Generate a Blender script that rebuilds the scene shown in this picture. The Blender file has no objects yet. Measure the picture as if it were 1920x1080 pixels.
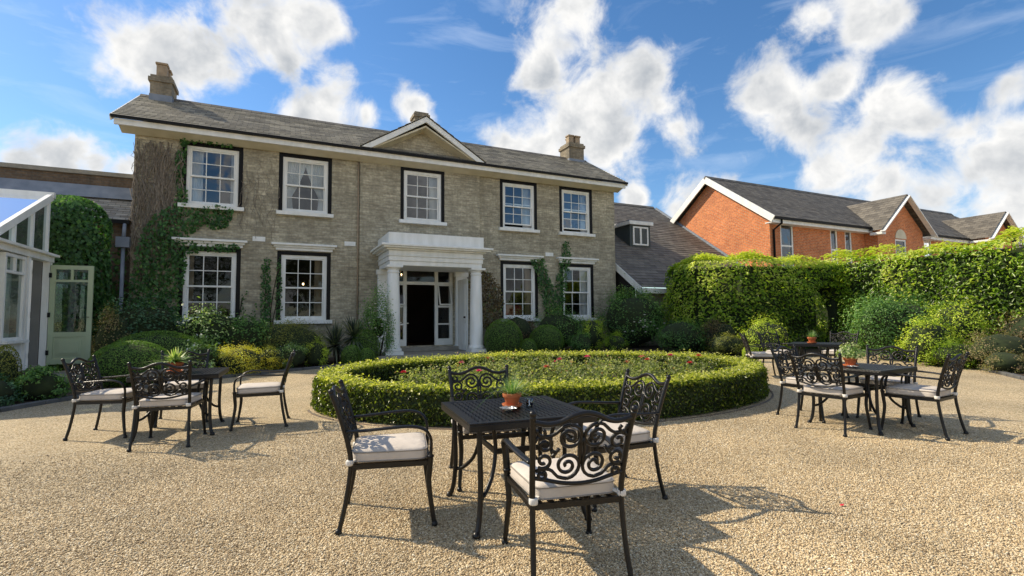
import bpy, math, random
import numpy as np
from mathutils import Vector, Matrix
R_ = math.radians
SC = bpy.context.scene
COL = SC.collection
rng = np.random.default_rng(7)
random.seed(7)

# ------------------------------------------------------------------ camera
CAM_H = 1.38
yaw, pitch, roll = 0.439573, 0.061548, -0.008871
fw = Vector((math.sin(yaw)*math.cos(pitch), math.cos(yaw)*math.cos(pitch), math.sin(pitch)))
rt = Vector((math.cos(yaw), -math.sin(yaw), 0)); up = rt.cross(fw)
rt2 = math.cos(roll)*rt + math.sin(roll)*up; up2 = -math.sin(roll)*rt + math.cos(roll)*up
cam_d = bpy.data.cameras.new('camera'); cam = bpy.data.objects.new('camera', cam_d); COL.objects.link(cam)
cam_d.sensor_width = 36; cam_d.lens = 36*940/1920; cam_d.clip_start = 0.05; cam_d.clip_end = 3000
cam.matrix_world = Matrix(((rt2.x, up2.x, -fw.x, 0), (rt2.y, up2.y, -fw.y, 0), (rt2.z, up2.z, -fw.z, CAM_H), (0, 0, 0, 1)))
SC.camera = cam

# ------------------------------------------------------------------ sun, sky, exposure
SUN_EL = R_(41)
to_sun = Vector((-0.74*math.cos(SUN_EL), 0.673*math.cos(SUN_EL), math.sin(SUN_EL))).normalized()
sun_d = bpy.data.lights.new('sun', 'SUN'); sun_d.energy = 2.95; sun_d.angle = R_(0.8); sun_d.color = (1.0, 0.87, 0.66)
sun = bpy.data.objects.new('sun', sun_d); COL.objects.link(sun)
sun.rotation_euler = (-to_sun).to_track_quat('-Z', 'Y').to_euler()
SC.view_settings.view_transform = 'Standard'; SC.view_settings.look = 'None'
SC.view_settings.exposure = 1.0; SC.view_settings.gamma = 1.0; SC.view_settings.use_curve_mapping = False
SC.render.film_transparent = False
SC.cycles.max_bounces = 6; SC.cycles.diffuse_bounces = 3; SC.cycles.glossy_bounces = 2; SC.cycles.transmission_bounces = 3; SC.cycles.transparent_max_bounces = 12
SC.cycles.use_denoising = True

W = bpy.data.worlds.new('World'); SC.world = W; W.use_nodes = True
CLOUDS = [(-0.168, 0.9, 0.402, 0.072), (-0.219, 0.897, 0.383, 0.05), (-0.113, 0.906, 0.408, 0.059), (-0.247, 0.896, 0.37, 0.028), (-0.076, 0.916, 0.394, 0.041), (-0.007, 0.877, 0.48, 0.074), (0.049, 0.868, 0.493, 0.046), (-0.06, 0.87, 0.489, 0.051), (0.01, 0.896, 0.444, 0.042), (0.081, 0.92, 0.383, 0.068), (0.029, 0.929, 0.368, 0.054), (0.136, 0.92, 0.368, 0.042), (0.213, 0.895, 0.392, 0.035), (0.229, 0.9, 0.371, 0.029), (-0.296, 0.926, 0.235, 0.046), (-0.328, 0.918, 0.225, 0.037), (-0.256, 0.938, 0.232, 0.037), (-0.223, 0.946, 0.234, 0.034), (0.45, 0.726, 0.52, 0.081), (0.443, 0.773, 0.454, 0.062), (0.515, 0.744, 0.425, 0.086), (0.579, 0.695, 0.426, 0.06), (0.626, 0.681, 0.38, 0.056), (0.656, 0.674, 0.338, 0.042), (0.512, 0.777, 0.367, 0.079), (0.45, 0.83, 0.329, 0.076), (0.399, 0.854, 0.335, 0.051), (0.568, 0.755, 0.327, 0.069), (0.432, 0.696, 0.573, 0.077), (0.779, 0.44, 0.447, 0.052), (0.801, 0.404, 0.441, 0.039), (0.755, 0.477, 0.449, 0.035), (0.751, 0.546, 0.371, 0.063), (0.795, 0.486, 0.363, 0.064), (0.832, 0.445, 0.331, 0.065), (0.789, 0.529, 0.312, 0.075), (0.837, 0.474, 0.274, 0.08), (0.866, 0.41, 0.286, 0.052), (0.871, 0.441, 0.217, 0.062), (0.741, 0.569, 0.356, 0.043), (0.825, 0.51, 0.244, 0.058), (0.89, 0.369, 0.267, 0.046), (0.913, 0.348, 0.213, 0.076), (0.918, 0.311, 0.247, 0.052), (0.903, 0.305, 0.302, 0.029), (0.902, 0.395, 0.176, 0.07), (0.929, 0.339, 0.151, 0.068), (0.88, 0.441, 0.176, 0.054), (0.694, 0.685, 0.221, 0.048), (0.714, 0.659, 0.237, 0.038), (0.673, 0.711, 0.205, 0.039), (0.611, 0.758, 0.228, 0.028), (0.945, 0.274, 0.181, 0.068)]

def cloud_group():
    g = bpy.data.node_groups.new('cloud_density', 'ShaderNodeTree')
    g.interface.new_socket('Vector', in_out='INPUT', socket_type='NodeSocketVector')
    g.interface.new_socket('Density', in_out='OUTPUT', socket_type='NodeSocketFloat')
    n, l = g.nodes, g.links
    gi, go = n.new('NodeGroupInput'), n.new('NodeGroupOutput')
    wn = n.new('ShaderNodeTexNoise'); wn.inputs['Scale'].default_value = 9; wn.inputs['Detail'].default_value = 2
    l.new(gi.outputs[0], wn.inputs['Vector'])
    sb = n.new('ShaderNodeVectorMath'); sb.operation = 'SUBTRACT'; sb.inputs[1].default_value = (.5, .5, .5); l.new(wn.outputs['Color'], sb.inputs[0])
    ma = n.new('ShaderNodeVectorMath'); ma.operation = 'MULTIPLY_ADD'; ma.inputs[1].default_value = (.06, .06, .06)
    l.new(sb.outputs[0], ma.inputs[0]); l.new(gi.outputs[0], ma.inputs[2])
    prev = None
    for (x, y, z, r) in CLOUDS:
        d = n.new('ShaderNodeVectorMath'); d.operation = 'DISTANCE'; d.inputs[1].default_value = (x, y, z); l.new(ma.outputs[0], d.inputs[0])
        m = n.new('ShaderNodeMath'); m.operation = 'MULTIPLY_ADD'; m.inputs[1].default_value = -1/(r*1.16); m.inputs[2].default_value = 1
        l.new(d.outputs['Value'], m.inputs[0])
        if prev is None: prev = m
        else:
            s = n.new('ShaderNodeMath'); s.operation = 'SMOOTH_MAX'; s.inputs[2].default_value = .35
            l.new(prev.outputs[0], s.inputs[0]); l.new(m.outputs[0], s.inputs[1]); prev = s
    # the same kind of cloud goes on over the rest of the sky, outside the mapped view; its unseen cover is raised to add fill light
    dv = n.new('ShaderNodeVectorMath'); dv.operation = 'DISTANCE'; dv.inputs[1].default_value = tuple(fw); l.new(gi.outputs[0], dv.inputs[0])
    mk = n.new('ShaderNodeMapRange'); mk.inputs[1].default_value = .95; mk.inputs[2].default_value = 1.1; mk.inputs[3].default_value = -3; mk.inputs[4].default_value = 0; l.new(dv.outputs['Value'], mk.inputs[0])
    gn = n.new('ShaderNodeTexNoise'); gn.inputs['Scale'].default_value = 3.2; gn.inputs['Detail'].default_value = 3; l.new(gi.outputs[0], gn.inputs['Vector'])
    gm = n.new('ShaderNodeMath'); gm.operation = 'MULTIPLY_ADD'; gm.inputs[1].default_value = 4.5; gm.inputs[2].default_value = -2.0; l.new(gn.outputs['Fac'], gm.inputs[0])
    ga = n.new('ShaderNodeMath'); ga.operation = 'ADD'; l.new(gm.outputs[0], ga.inputs[0]); l.new(mk.outputs[0], ga.inputs[1])
    s = n.new('ShaderNodeMath'); s.operation = 'SMOOTH_MAX'; s.inputs[2].default_value = .2; l.new(prev.outputs[0], s.inputs[0]); l.new(ga.outputs[0], s.inputs[1])
    fb = n.new('ShaderNodeTexNoise'); fb.inputs['Scale'].default_value = 12; fb.inputs['Detail'].default_value = 7; fb.inputs['Roughness'].default_value = .6; fb.inputs['Distortion'].default_value = .3
    l.new(gi.outputs[0], fb.inputs['Vector'])
    fm = n.new('ShaderNodeMath'); fm.operation = 'MULTIPLY_ADD'; fm.inputs[1].default_value = 2.3; fm.inputs[2].default_value = -1.18; l.new(fb.outputs['Fac'], fm.inputs[0])
    ad = n.new('ShaderNodeMath'); ad.operation = 'ADD'; l.new(s.outputs[0], ad.inputs[0]); l.new(fm.outputs[0], ad.inputs[1])
    l.new(ad.outputs[0], go.inputs[0])
    return g

def build_world():
    n, l = W.node_tree.nodes, W.node_tree.links
    n.clear()
    out = n.new('ShaderNodeOutputWorld'); bg = n.new('ShaderNodeBackground'); bg.inputs['Strength'].default_value = 0.15
    sky = n.new('ShaderNodeTexSky'); sky.sky_type = 'NISHITA'; sky.sun_disc = False
    sky.sun_elevation = SUN_EL; sky.sun_rotation = math.atan2(to_sun.x, to_sun.y)
    sky.air_density = 1.0; sky.dust_density = 0.25; sky.ozone_density = 3.0; sky.altitude = 60
    hs = n.new('ShaderNodeHueSaturation'); hs.inputs['Saturation'].default_value = 1.2; hs.inputs['Value'].default_value = .55
    l.new(sky.outputs[0], hs.inputs['Color'])
    tc = n.new('ShaderNodeTexCoord')
    g = cloud_group()
    a = n.new('ShaderNodeGroup'); a.node_tree = g; l.new(tc.outputs['Generated'], a.inputs[0])
    al = n.new('ShaderNodeMapRange'); al.interpolation_type = 'SMOOTHSTEP'; al.inputs[1].default_value = .0; al.inputs[2].default_value = .70; l.new(a.outputs[0], al.inputs[0])
    def puff(off):
        v = n.new('ShaderNodeVectorMath'); v.operation = 'ADD'; v.inputs[1].default_value = off; l.new(tc.outputs['Generated'], v.inputs[0])
        t = n.new('ShaderNodeTexNoise'); t.inputs['Scale'].default_value = 11; t.inputs['Detail'].default_value = 4; t.inputs['Roughness'].default_value = .55; l.new(v.outputs[0], t.inputs['Vector']); return t
    p0, p1 = puff((0, 0, 0)), puff(tuple(to_sun*.035+Vector((0, 0, .02))))
    df = n.new('ShaderNodeMath'); df.operation = 'SUBTRACT'; l.new(p0.outputs['Fac'], df.inputs[0]); l.new(p1.outputs['Fac'], df.inputs[1])
    tk = n.new('ShaderNodeMapRange'); tk.interpolation_type = 'SMOOTHSTEP'; tk.inputs[1].default_value = .28; tk.inputs[2].default_value = 1.25; tk.inputs[3].default_value = 1.0; tk.inputs[4].default_value = .34; l.new(a.outputs[0], tk.inputs[0])
    sh = n.new('ShaderNodeMath'); sh.operation = 'MULTIPLY_ADD'; sh.inputs[1].default_value = 1.7; sh.use_clamp = True; l.new(df.outputs[0], sh.inputs[0]); l.new(tk.outputs[0], sh.inputs[2])
    cr = n.new('ShaderNodeMix'); cr.data_type = 'RGBA'; cr.inputs['A'].default_value = (1.55, 1.68, 1.85, 1); cr.inputs['B'].default_value = (3.35, 3.32, 3.25, 1); l.new(sh.outputs[0], cr.inputs['Factor'])
    # thin cirrus veil
    mp = n.new('ShaderNodeMapping'); mp.inputs['Scale'].default_value = (2.0, 2.0, 9.0); mp.inputs['Rotation'].default_value = (.3, .25, .2); l.new(tc.outputs['Generated'], mp.inputs[0])
    ci = n.new('ShaderNodeTexNoise'); ci.inputs['Scale'].default_value = 2.2; ci.inputs['Detail'].default_value = 7; ci.inputs['Roughness'].default_value = .6; ci.inputs['Distortion'].default_value = .6; l.new(mp.outputs[0], ci.inputs['Vector'])
    cm = n.new('ShaderNodeMapRange'); cm.inputs[1].default_value = .50; cm.inputs[2].default_value = .85; cm.inputs[4].default_value = .35; l.new(ci.outputs['Fac'], cm.inputs[0])
    m0 = n.new('ShaderNodeMix'); m0.data_type = 'RGBA'; m0.inputs['B'].default_value = (3.6, 3.9, 4.3, 1); l.new(cm.outputs[0], m0.inputs['Factor']); l.new(hs.outputs[0], m0.inputs['A'])
    mx = n.new('ShaderNodeMix'); mx.data_type = 'RGBA'; l.new(al.outputs[0], mx.inputs['Factor']); l.new(m0.outputs['Result'], mx.inputs['A']); l.new(cr.outputs['Result'], mx.inputs['B'])
    l.new(mx.outputs['Result'], bg.inputs['Color']); l.new(bg.outputs[0], out.inputs['Surface'])
    W.cycles.sampling_method = 'MANUAL'; W.cycles.sample_map_resolution = 512
build_world()

def zg(x, y):
    return .014*(y-3) + .006*(x-1.5)

# ------------------------------------------------------------------ materials
MATS = {}
def newmat(name):
    m = bpy.data.materials.new(name); m.use_nodes = True; n = m.node_tree.nodes; n.clear()
    o = n.new('ShaderNodeOutputMaterial'); p = n.new('ShaderNodeBsdfPrincipled'); m.node_tree.links.new(p.outputs[0], o.inputs[0])
    MATS[name] = m
    return m, n, m.node_tree.links, p, o
def c4(c): return (c[0], c[1], c[2], 1)
def ramp(n, stops):
    r = n.new('ShaderNodeValToRGB'); e = r.color_ramp.elements
    while len(e) < len(stops): e.new(.5)
    for i, (p, c) in enumerate(stops): e[i].position = p; e[i].color = c4(c)
    return r
def pm(name, c1, c2=None, scale=8, rough=.6, bump=0., bscale=None, metal=0., detail=5, spec=.5, streak=None):
    m, n, l, p, o = newmat(name)
    tc = n.new('ShaderNodeTexCoord'); vec = tc.outputs['Object']
    if streak:
        mp = n.new('ShaderNodeMapping'); mp.inputs['Scale'].default_value = streak; l.new(vec, mp.inputs[0]); vec = mp.outputs[0]
    t = n.new('ShaderNodeTexNoise'); t.inputs['Scale'].default_value = scale; t.inputs['Detail'].default_value = detail; l.new(vec, t.inputs['Vector'])
    r = ramp(n, [(.3, c1), (.7, c2 or c1)]); l.new(t.outputs['Fac'], r.inputs[0]); l.new(r.outputs[0], p.inputs['Base Color'])
    p.inputs['Roughness'].default_value = rough; p.inputs['Metallic'].default_value = metal; p.inputs['Specular IOR Level'].default_value = spec
    if bump:
        t2 = n.new('ShaderNodeTexNoise'); t2.inputs['Scale'].default_value = bscale or scale*4; t2.inputs['Detail'].default_value = 4; l.new(tc.outputs['Object'], t2.inputs['Vector'])
        b = n.new('ShaderNodeBump'); b.inputs['Strength'].default_value = bump; b.inputs['Distance'].default_value = .02; l.new(t2.outputs['Fac'], b.inputs['Height']); l.new(b.outputs[0], p.inputs['Normal'])
    return m
def brick(name, c1, c2, mortar, w=.225, h=.075, weather=(.7, 1.15), dark=None, bump=.5, msize=.012, course=0.):
    m, n, l, p, o = newmat(name)
    tc = n.new('ShaderNodeTexCoord'); s = n.new('ShaderNodeSeparateXYZ'); l.new(tc.outputs['Object'], s.inputs[0])
    a = n.new('ShaderNodeMath'); a.operation = 'ADD'; l.new(s.outputs[0], a.inputs[0]); l.new(s.outputs[1], a.inputs[1])
    c = n.new('ShaderNodeCombineXYZ'); l.new(a.outputs[0], c.inputs[0]); l.new(s.outputs[2], c.inputs[1])
    bt = n.new('ShaderNodeTexBrick'); bt.inputs['Scale'].default_value = 1; bt.inputs['Brick Width'].default_value = w; bt.inputs['Row Height'].default_value = h
    bt.inputs['Mortar Size'].default_value = msize; bt.inputs['Mortar Smooth'].default_value = .3; bt.inputs['Bias'].default_value = -.1
    bt.inputs['Color1'].default_value = c4(c1); bt.inputs['Color2'].default_value = c4(c2); bt.inputs['Mortar'].default_value = c4(mortar); l.new(c.outputs[0], bt.inputs['Vector'])
    t = n.new('ShaderNodeTexNoise'); t.inputs['Scale'].default_value = .9; t.inputs['Detail'].default_value = 8; t.inputs['Roughness'].default_value = .65; l.new(tc.outputs['Object'], t.inputs['Vector'])
    mr = n.new('ShaderNodeMapRange'); mr.inputs[1].default_value = .3; mr.inputs[2].default_value = .7; mr.inputs[3].default_value = weather[0]; mr.inputs[4].default_value = weather[1]; l.new(t.outputs['Fac'], mr.inputs[0])
    t3 = n.new('ShaderNodeTexNoise'); t3.inputs['Scale'].default_value = 14; t3.inputs['Detail'].default_value = 3; l.new(tc.outputs['Object'], t3.inputs['Vector'])
    mr3 = n.new('ShaderNodeMapRange'); mr3.inputs[1].default_value = .3; mr3.inputs[2].default_value = .7; mr3.inputs[3].default_value = .8; mr3.inputs[4].default_value = 1.2; l.new(t3.outputs['Fac'], mr3.inputs[0])
    mm = n.new('ShaderNodeMath'); mm.operation = 'MULTIPLY'; l.new(mr.outputs[0], mm.inputs[0]); l.new(mr3.outputs[0], mm.inputs[1])
    if course:   # uneven firing from course to course
        mc = n.new('ShaderNodeMapping'); mc.inputs['Scale'].default_value = (1.1, 1.1, 9.0); l.new(tc.outputs['Object'], mc.inputs[0])
        t4 = n.new('ShaderNodeTexNoise'); t4.inputs['Scale'].default_value = 1.6; t4.inputs['Detail'].default_value = 4; t4.inputs['Roughness'].default_value = .7; l.new(mc.outputs[0], t4.inputs['Vector'])
        m4 = n.new('ShaderNodeMapRange'); m4.inputs[1].default_value = .3; m4.inputs[2].default_value = .7; m4.inputs[3].default_value = 1-course; m4.inputs[4].default_value = 1+course; l.new(t4.outputs['Fac'], m4.inputs[0])
        m5 = n.new('ShaderNodeMath'); m5.operation = 'MULTIPLY'; l.new(mm.outputs[0], m5.inputs[0]); l.new(m4.outputs[0], m5.inputs[1]); mm = m5
    v = n.new('ShaderNodeVectorMath'); v.operation = 'SCALE'; l.new(bt.outputs['Color'], v.inputs[0]); l.new(mm.outputs[0], v.inputs['Scale'])
    col = v.outputs[0]
    if dark:   # streaky dirt with a shape of its own
        mp = n.new('ShaderNodeMapping'); mp.inputs['Scale'].default_value = (1.6, 1.6, .28); l.new(tc.outputs['Object'], mp.inputs[0])
        t2 = n.new('ShaderNodeTexNoise'); t2.inputs['Scale'].default_value = 1.6; t2.inputs['Detail'].default_value = 7; t2.inputs['Roughness'].default_value = .7; l.new(mp.outputs[0], t2.inputs['Vector'])
        r2 = n.new('ShaderNodeMapRange'); r2.inputs[1].default_value = .46; r2.inputs[2].default_value = .70; r2.inputs[4].default_value = .7; l.new(t2.outputs['Fac'], r2.inputs[0])
        mx = n.new('ShaderNodeMix'); mx.data_type = 'RGBA'; mx.inputs['B'].default_value = c4(dark); l.new(r2.outputs[0], mx.inputs['Factor']); l.new(col, mx.inputs['A']); col = mx.outputs['Result']
    l.new(col, p.inputs['Base Color']); p.inputs['Roughness'].default_value = .88
    b = n.new('ShaderNodeBump'); b.inputs['Strength'].default_value = bump; b.inputs['Distance'].default_value = .012; b.invert = True
    ha = n.new('ShaderNodeMath'); ha.operation = 'MULTIPLY_ADD'; ha.inputs[1].default_value = -.4; l.new(t3.outputs['Fac'], ha.inputs[0]); l.new(bt.outputs['Fac'], ha.inputs[2])
    l.new(ha.outputs[0], b.inputs['Height']); l.new(b.outputs[0], p.inputs['Normal'])
    return m
def slate(name, cols, w=.26, h=.1, axis='X', rough=.6, z0=0.):
    m, n, l, p, o = newmat(name)
    tc = n.new('ShaderNodeTexCoord'); s = n.new('ShaderNodeSeparateXYZ'); l.new(tc.outputs['Object'], s.inputs[0])
    c = n.new('ShaderNodeCombineXYZ'); l.new(s.outputs[axis], c.inputs[0])
    za = n.new('ShaderNodeMath'); za.operation = 'ADD'; za.inputs[1].default_value = z0; l.new(s.outputs['Z'], za.inputs[0]); l.new(za.outputs[0], c.inputs[1])
    bt = n.new('ShaderNodeTexBrick'); bt.inputs['Scale'].default_value = 1; bt.inputs['Brick Width'].default_value = w; bt.inputs['Row Height'].default_value = h; bt.inputs['Mortar Size'].default_value = .006
    bt.inputs['Color1'].default_value = (0, 0, 0, 1); bt.inputs['Color2'].default_value = (1, 1, 1, 1); bt.inputs['Mortar'].default_value = (.1, .1, .1, 1); l.new(c.outputs[0], bt.inputs['Vector'])
    t = n.new('ShaderNodeTexNoise'); t.inputs['Scale'].default_value = 2.2; t.inputs['Detail'].default_value = 8; t.inputs['Roughness'].default_value = .7; l.new(tc.outputs['Object'], t.inputs['Vector'])
    mi = n.new('ShaderNodeMix'); mi.data_type = 'FLOAT'; mi.inputs['Factor'].default_value = .62; l.new(bt.outputs['Color'], mi.inputs['A']); l.new(t.outputs['Fac'], mi.inputs['B'])
    r = ramp(n, [(.2, cols[0]), (.45, cols[1]), (.75, cols[2])]); l.new(mi.outputs['Result'], r.inputs[0])
    mo = n.new('ShaderNodeMix'); mo.data_type = 'RGBA'; mo.inputs['B'].default_value = c4([x*.35 for x in cols[0]]); l.new(bt.outputs['Fac'], mo.inputs['Factor']); l.new(r.outputs[0], mo.inputs['A'])
    l.new(mo.outputs['Result'], p.inputs['Base Color']); p.inputs['Roughness'].default_value = rough
    b = n.new('ShaderNodeBump'); b.inputs['Strength'].default_value = .5; b.inputs['Distance'].default_value = .01; l.new(mi.outputs['Result'], b.inputs['Height']); l.new(b.outputs[0], p.inputs['Normal'])
    return m
def leafmat(name, stops, rough=.42, trans=.28, spec=.4):
    m, n, l, p, o = newmat(name)
    at = n.new('ShaderNodeAttribute'); at.attribute_name = 'rnd'
    r = ramp(n, stops); l.new(at.outputs['Fac'], r.inputs[0])
    l.new(r.outputs[0], p.inputs['Base Color']); p.inputs['Roughness'].default_value = rough; p.inputs['Specular IOR Level'].default_value = spec
    if trans:
        tr = n.new('ShaderNodeBsdfTranslucent'); g = n.new('ShaderNodeMix'); g.data_type = 'RGBA'; g.blend_type = 'MULTIPLY'; g.inputs['Factor'].default_value = 1; g.inputs['B'].default_value = (1.25, 1.35, .5, 1)
        l.new(r.outputs[0], g.inputs['A']); l.new(g.outputs['Result'], tr.inputs['Color'])
        mx = n.new('ShaderNodeMixShader'); mx.inputs[0].default_value = trans; l.new(p.outputs[0], mx.inputs[1]); l.new(tr.outputs[0], mx.inputs[2]); l.new(mx.outputs[0], o.inputs[0])
    return m
def glassmat(name, tint=(.9, .95, .93), refl=.10, wav=.006, ior=1.5):
    m, n, l, p, o = newmat(name); n.remove(p)
    t = n.new('ShaderNodeBsdfTransparent'); t.inputs[0].default_value = c4(tint)
    g = n.new('ShaderNodeBsdfGlossy'); g.inputs['Roughness'].default_value = .015; g.inputs[0].default_value = (.95, .97, 1, 1)
    fr = n.new('ShaderNodeFresnel'); fr.inputs[0].default_value = ior
    ad = n.new('ShaderNodeMath'); ad.operation = 'ADD'; ad.inputs[1].default_value = refl; ad.use_clamp = True; l.new(fr.outputs[0], ad.inputs[0])
    tc = n.new('ShaderNodeTexCoord'); ns = n.new('ShaderNodeTexNoise'); ns.inputs['Scale'].default_value = 2.6; ns.inputs['Detail'].default_value = 1; l.new(tc.outputs['Object'], ns.inputs['Vector'])
    b = n.new('ShaderNodeBump'); b.inputs['Strength'].default_value = 1; b.inputs['Distance'].default_value = wav; l.new(ns.outputs['Fac'], b.inputs['Height']); l.new(b.outputs[0], g.inputs['Normal'])
    mx = n.new('ShaderNodeMixShader'); l.new(ad.outputs[0], mx.inputs[0]); l.new(t.outputs[0], mx.inputs[1]); l.new(g.outputs[0], mx.inputs[2]); l.new(mx.outputs[0], o.inputs[0])
    return m
def emis(name, col, st):
    m, n, l, p, o = newmat(name); p.inputs['Emission Color'].default_value = c4(col); p.inputs['Emission Strength'].default_value = st; p.inputs['Base Color'].default_value = c4(col)
    return m

def gravelmat():
    m, n, l, p, o = newmat('gravel')
    tc = n.new('ShaderNodeTexCoord')
    v = n.new('ShaderNodeTexVoronoi'); v.inputs['Scale'].default_value = 95; v.inputs['Randomness'].default_value = 1; l.new(tc.outputs['Object'], v.inputs['Vector'])
    sc = n.new('ShaderNodeSeparateColor'); l.new(v.outputs['Color'], sc.inputs[0])
    r = ramp(n, [(0., (.23, .15, .075)), (.22, (.48, .355, .195)), (.55, (.68, .525, .31)), (.85, (.84, .70, .465)), (1., (.88, .80, .63))]); l.new(sc.outputs[0], r.inputs[0])
    t = n.new('ShaderNodeTexNoise'); t.inputs['Scale'].default_value = .8; t.inputs['Detail'].default_value = 6; l.new(tc.outputs['Object'], t.inputs['Vector'])
    mr = n.new('ShaderNodeMapRange'); mr.inputs[1].default_value = .3; mr.inputs[2].default_value = .7; mr.inputs[3].default_value = .82; mr.inputs[4].default_value = 1.12; l.new(t.outputs['Fac'], mr.inputs[0])
    dg = n.new('ShaderNodeMapRange'); dg.inputs[1].default_value = .0; dg.inputs[2].default_value = .75; dg.inputs[3].default_value = 1.05; dg.inputs[4].default_value = .35; l.new(v.outputs['Distance'], dg.inputs[0])
    mu = n.new('ShaderNodeMath'); mu.operation = 'MULTIPLY'; l.new(mr.outputs[0], mu.inputs[0]); l.new(dg.outputs[0], mu.inputs[1])
    vs = n.new('ShaderNodeVectorMath'); vs.operation = 'SCALE'; l.new(r.outputs[0], vs.inputs[0]); l.new(mr.outputs[0], vs.inputs['Scale'])
    l.new(vs.outputs[0], p.inputs['Base Color']); p.inputs['Roughness'].default_value = .85
    b = n.new('ShaderNodeBump'); b.invert = True; b.inputs['Strength'].default_value = 1.0; b.inputs['Distance'].default_value = .022; l.new(v.outputs['Distance'], b.inputs['Height'])
    t2 = n.new('ShaderNodeTexNoise'); t2.inputs['Scale'].default_value = 5; t2.inputs['Detail'].default_value = 3; l.new(tc.outputs['Object'], t2.inputs['Vector'])
    b2 = n.new('ShaderNodeBump'); b2.inputs['Strength'].default_value = .5; b2.inputs['Distance'].default_value = .05; l.new(t2.outputs['Fac'], b2.inputs['Height']); l.new(b2.outputs[0], b.inputs['Normal'])
    l.new(b.outputs[0], p.inputs['Normal'])
    return m
gravelmat()
def pebblemat():
    m, n, l, p, o = newmat('pebble')
    oi = n.new('ShaderNodeObjectInfo')
    r = ramp(n, [(0., (.28, .19, .10)), (.15, (.47, .345, .195)), (.5, (.62, .48, .28)), (.85, (.75, .61, .39)), (1., (.84, .75, .57))]); l.new(oi.outputs['Random'], r.inputs[0])
    ge = n.new('ShaderNodeNewGeometry'); t = n.new('ShaderNodeTexNoise'); t.inputs['Scale'].default_value = .8; t.inputs['Detail'].default_value = 6; l.new(ge.outputs['Position'], t.inputs['Vector'])
    mr = n.new('ShaderNodeMapRange'); mr.inputs[1].default_value = .3; mr.inputs[2].default_value = .7; mr.inputs[3].default_value = .80; mr.inputs[4].default_value = 1.12; l.new(t.outputs['Fac'], mr.inputs[0])
    vs = n.new('ShaderNodeVectorMath'); vs.operation = 'SCALE'; l.new(r.outputs[0], vs.inputs[0]); l.new(mr.outputs[0], vs.inputs['Scale'])
    l.new(vs.outputs[0], p.inputs['Base Color']); p.inputs['Roughness'].default_value = .7
pebblemat()
pm('soil', (.035, .024, .015), (.075, .05, .03), 6, .95, .8, 40)
pm('grass_land', (.03, .06, .015), (.06, .09, .025), 3, .95)
brick('house_brick', (.52, .465, .335), (.335, .295, .205), (.40, .365, .28), dark=(.215, .195, .14), bump=.8, weather=(.72, 1.15), course=.3)
brick('red_brick', (.70, .215, .06), (.50, .125, .036), (.50, .31, .19), weather=(.8, 1.15), msize=.013)
brick('old_brick', (.20, .135, .085), (.13, .085, .055), (.16, .13, .10), dark=(.05, .05, .04))
brick('chimney_brick', (.30, .25, .175), (.21, .17, .115), (.26, .23, .17), dark=(.10, .09, .07))
slate('house_slate', [(.105, .096, .072), (.20, .18, .135), (.36, .325, .245)], .3, .0975, 'X', .65)
slate('pediment_slate', [(.105, .096, .072), (.20, .18, .135), (.36, .325, .245)], .3, .0975, 'Y', .65)
slate('grey_tile', [(.075, .066, .055), (.135, .12, .098), (.20, .178, .145)], .30, .14, 'X', .7)
slate('grey_tile_side', [(.075, .066, .055), (.135, .12, .098), (.20, .178, .145)], .30, .14, 'Y', .7)
slate('pale_slate', [(.15, .14, .12), (.28, .26, .23), (.42, .40, .36)], .28, .08, 'X', .7)
pm('white_paint', (.88, .88, .85), (.74, .74, .69), 2.2, .5, .1, 30, detail=8, streak=(2.5, 2.5, .6))
pm('cream_paint', (.66, .61, .46), (.55, .50, .36), 3, .55, .1, 30)
pm('black_paint', (.004, .004, .004), (.007, .006, .006), 5, .5, spec=.2)
pm('gutter_black', (.006, .006, .006), (.01, .01, .01), 5, .55, spec=.2)
pm('lead', (.16, .19, .24), (.25, .28, .33), 4, .5, .2, 20)
pm('inner_grey', (.17, .165, .15), (.22, .21, .19), 2, .8)
pm('stone', (.36, .33, .27), (.24, .22, .18), 5, .85, .5, 40)
pm('kerb_stone', (.075, .078, .08), (.13, .13, .125), 8, .85, .5, 60)
pm('chimney_clay', (.40, .31, .21), (.28, .21, .14), 6, .85, .3)
pm('green_door', (.45, .52, .34), (.40, .465, .30), 2, .4, .05, 20)
pm('iron', (.003, .003, .003), (.006, .005, .0048), 9, .36, .15, 90, metal=.0, spec=.42)
pm('cushion', (.62, .56, .50), (.52, .465, .41), 5, .9, .5, 13)
pm('cushion_side', (.47, .43, .385), (.40, .36, .32), 6, .9, .25, 220)
pm('piping', (.30, .27, .24), (.26, .23, .2), 6, .9)
pm('tie_white', (.74, .71, .66), (.66, .63, .58), 8, .85)
pm('terracotta', (.52, .155, .05), (.42, .11, .035), 9, .75, .2, 60)
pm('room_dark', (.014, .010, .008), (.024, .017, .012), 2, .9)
pm('floor_wood', (.06, .035, .02), (.09, .05, .03), 3, .5)
pm('curtain_white', (.72, .73, .73), (.62, .63, .63), 2, .9)
pm('curtain_beige', (.36, .29, .20), (.27, .21, .14), 2, .9)
pm('red_fabric', (.22, .018, .022), (.16, .012, .016), 3, .8)
pm('bark', (.16, .13, .10), (.30, .255, .20), 12, .95, .7, 40)
pm('bark_dark', (.030, .022, .014), (.055, .04, .026), 12, .95, .5, 40)
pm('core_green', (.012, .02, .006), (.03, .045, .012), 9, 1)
pm('dark_clad', (.035, .05, .05), (.05, .065, .065), 3, .6)
pm('mortar_white', (.7, .69, .66), (.6, .6, .57), 3, .7)
pm('petal_white', (.78, .78, .72), (.72, .70, .6), 9, .6)
pm('petal_red', (.62, .012, .03), (.5, .02, .03), 9, .5)
pm('petal_pink', (.75, .03, .16), (.65, .05, .18), 9, .5)
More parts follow.
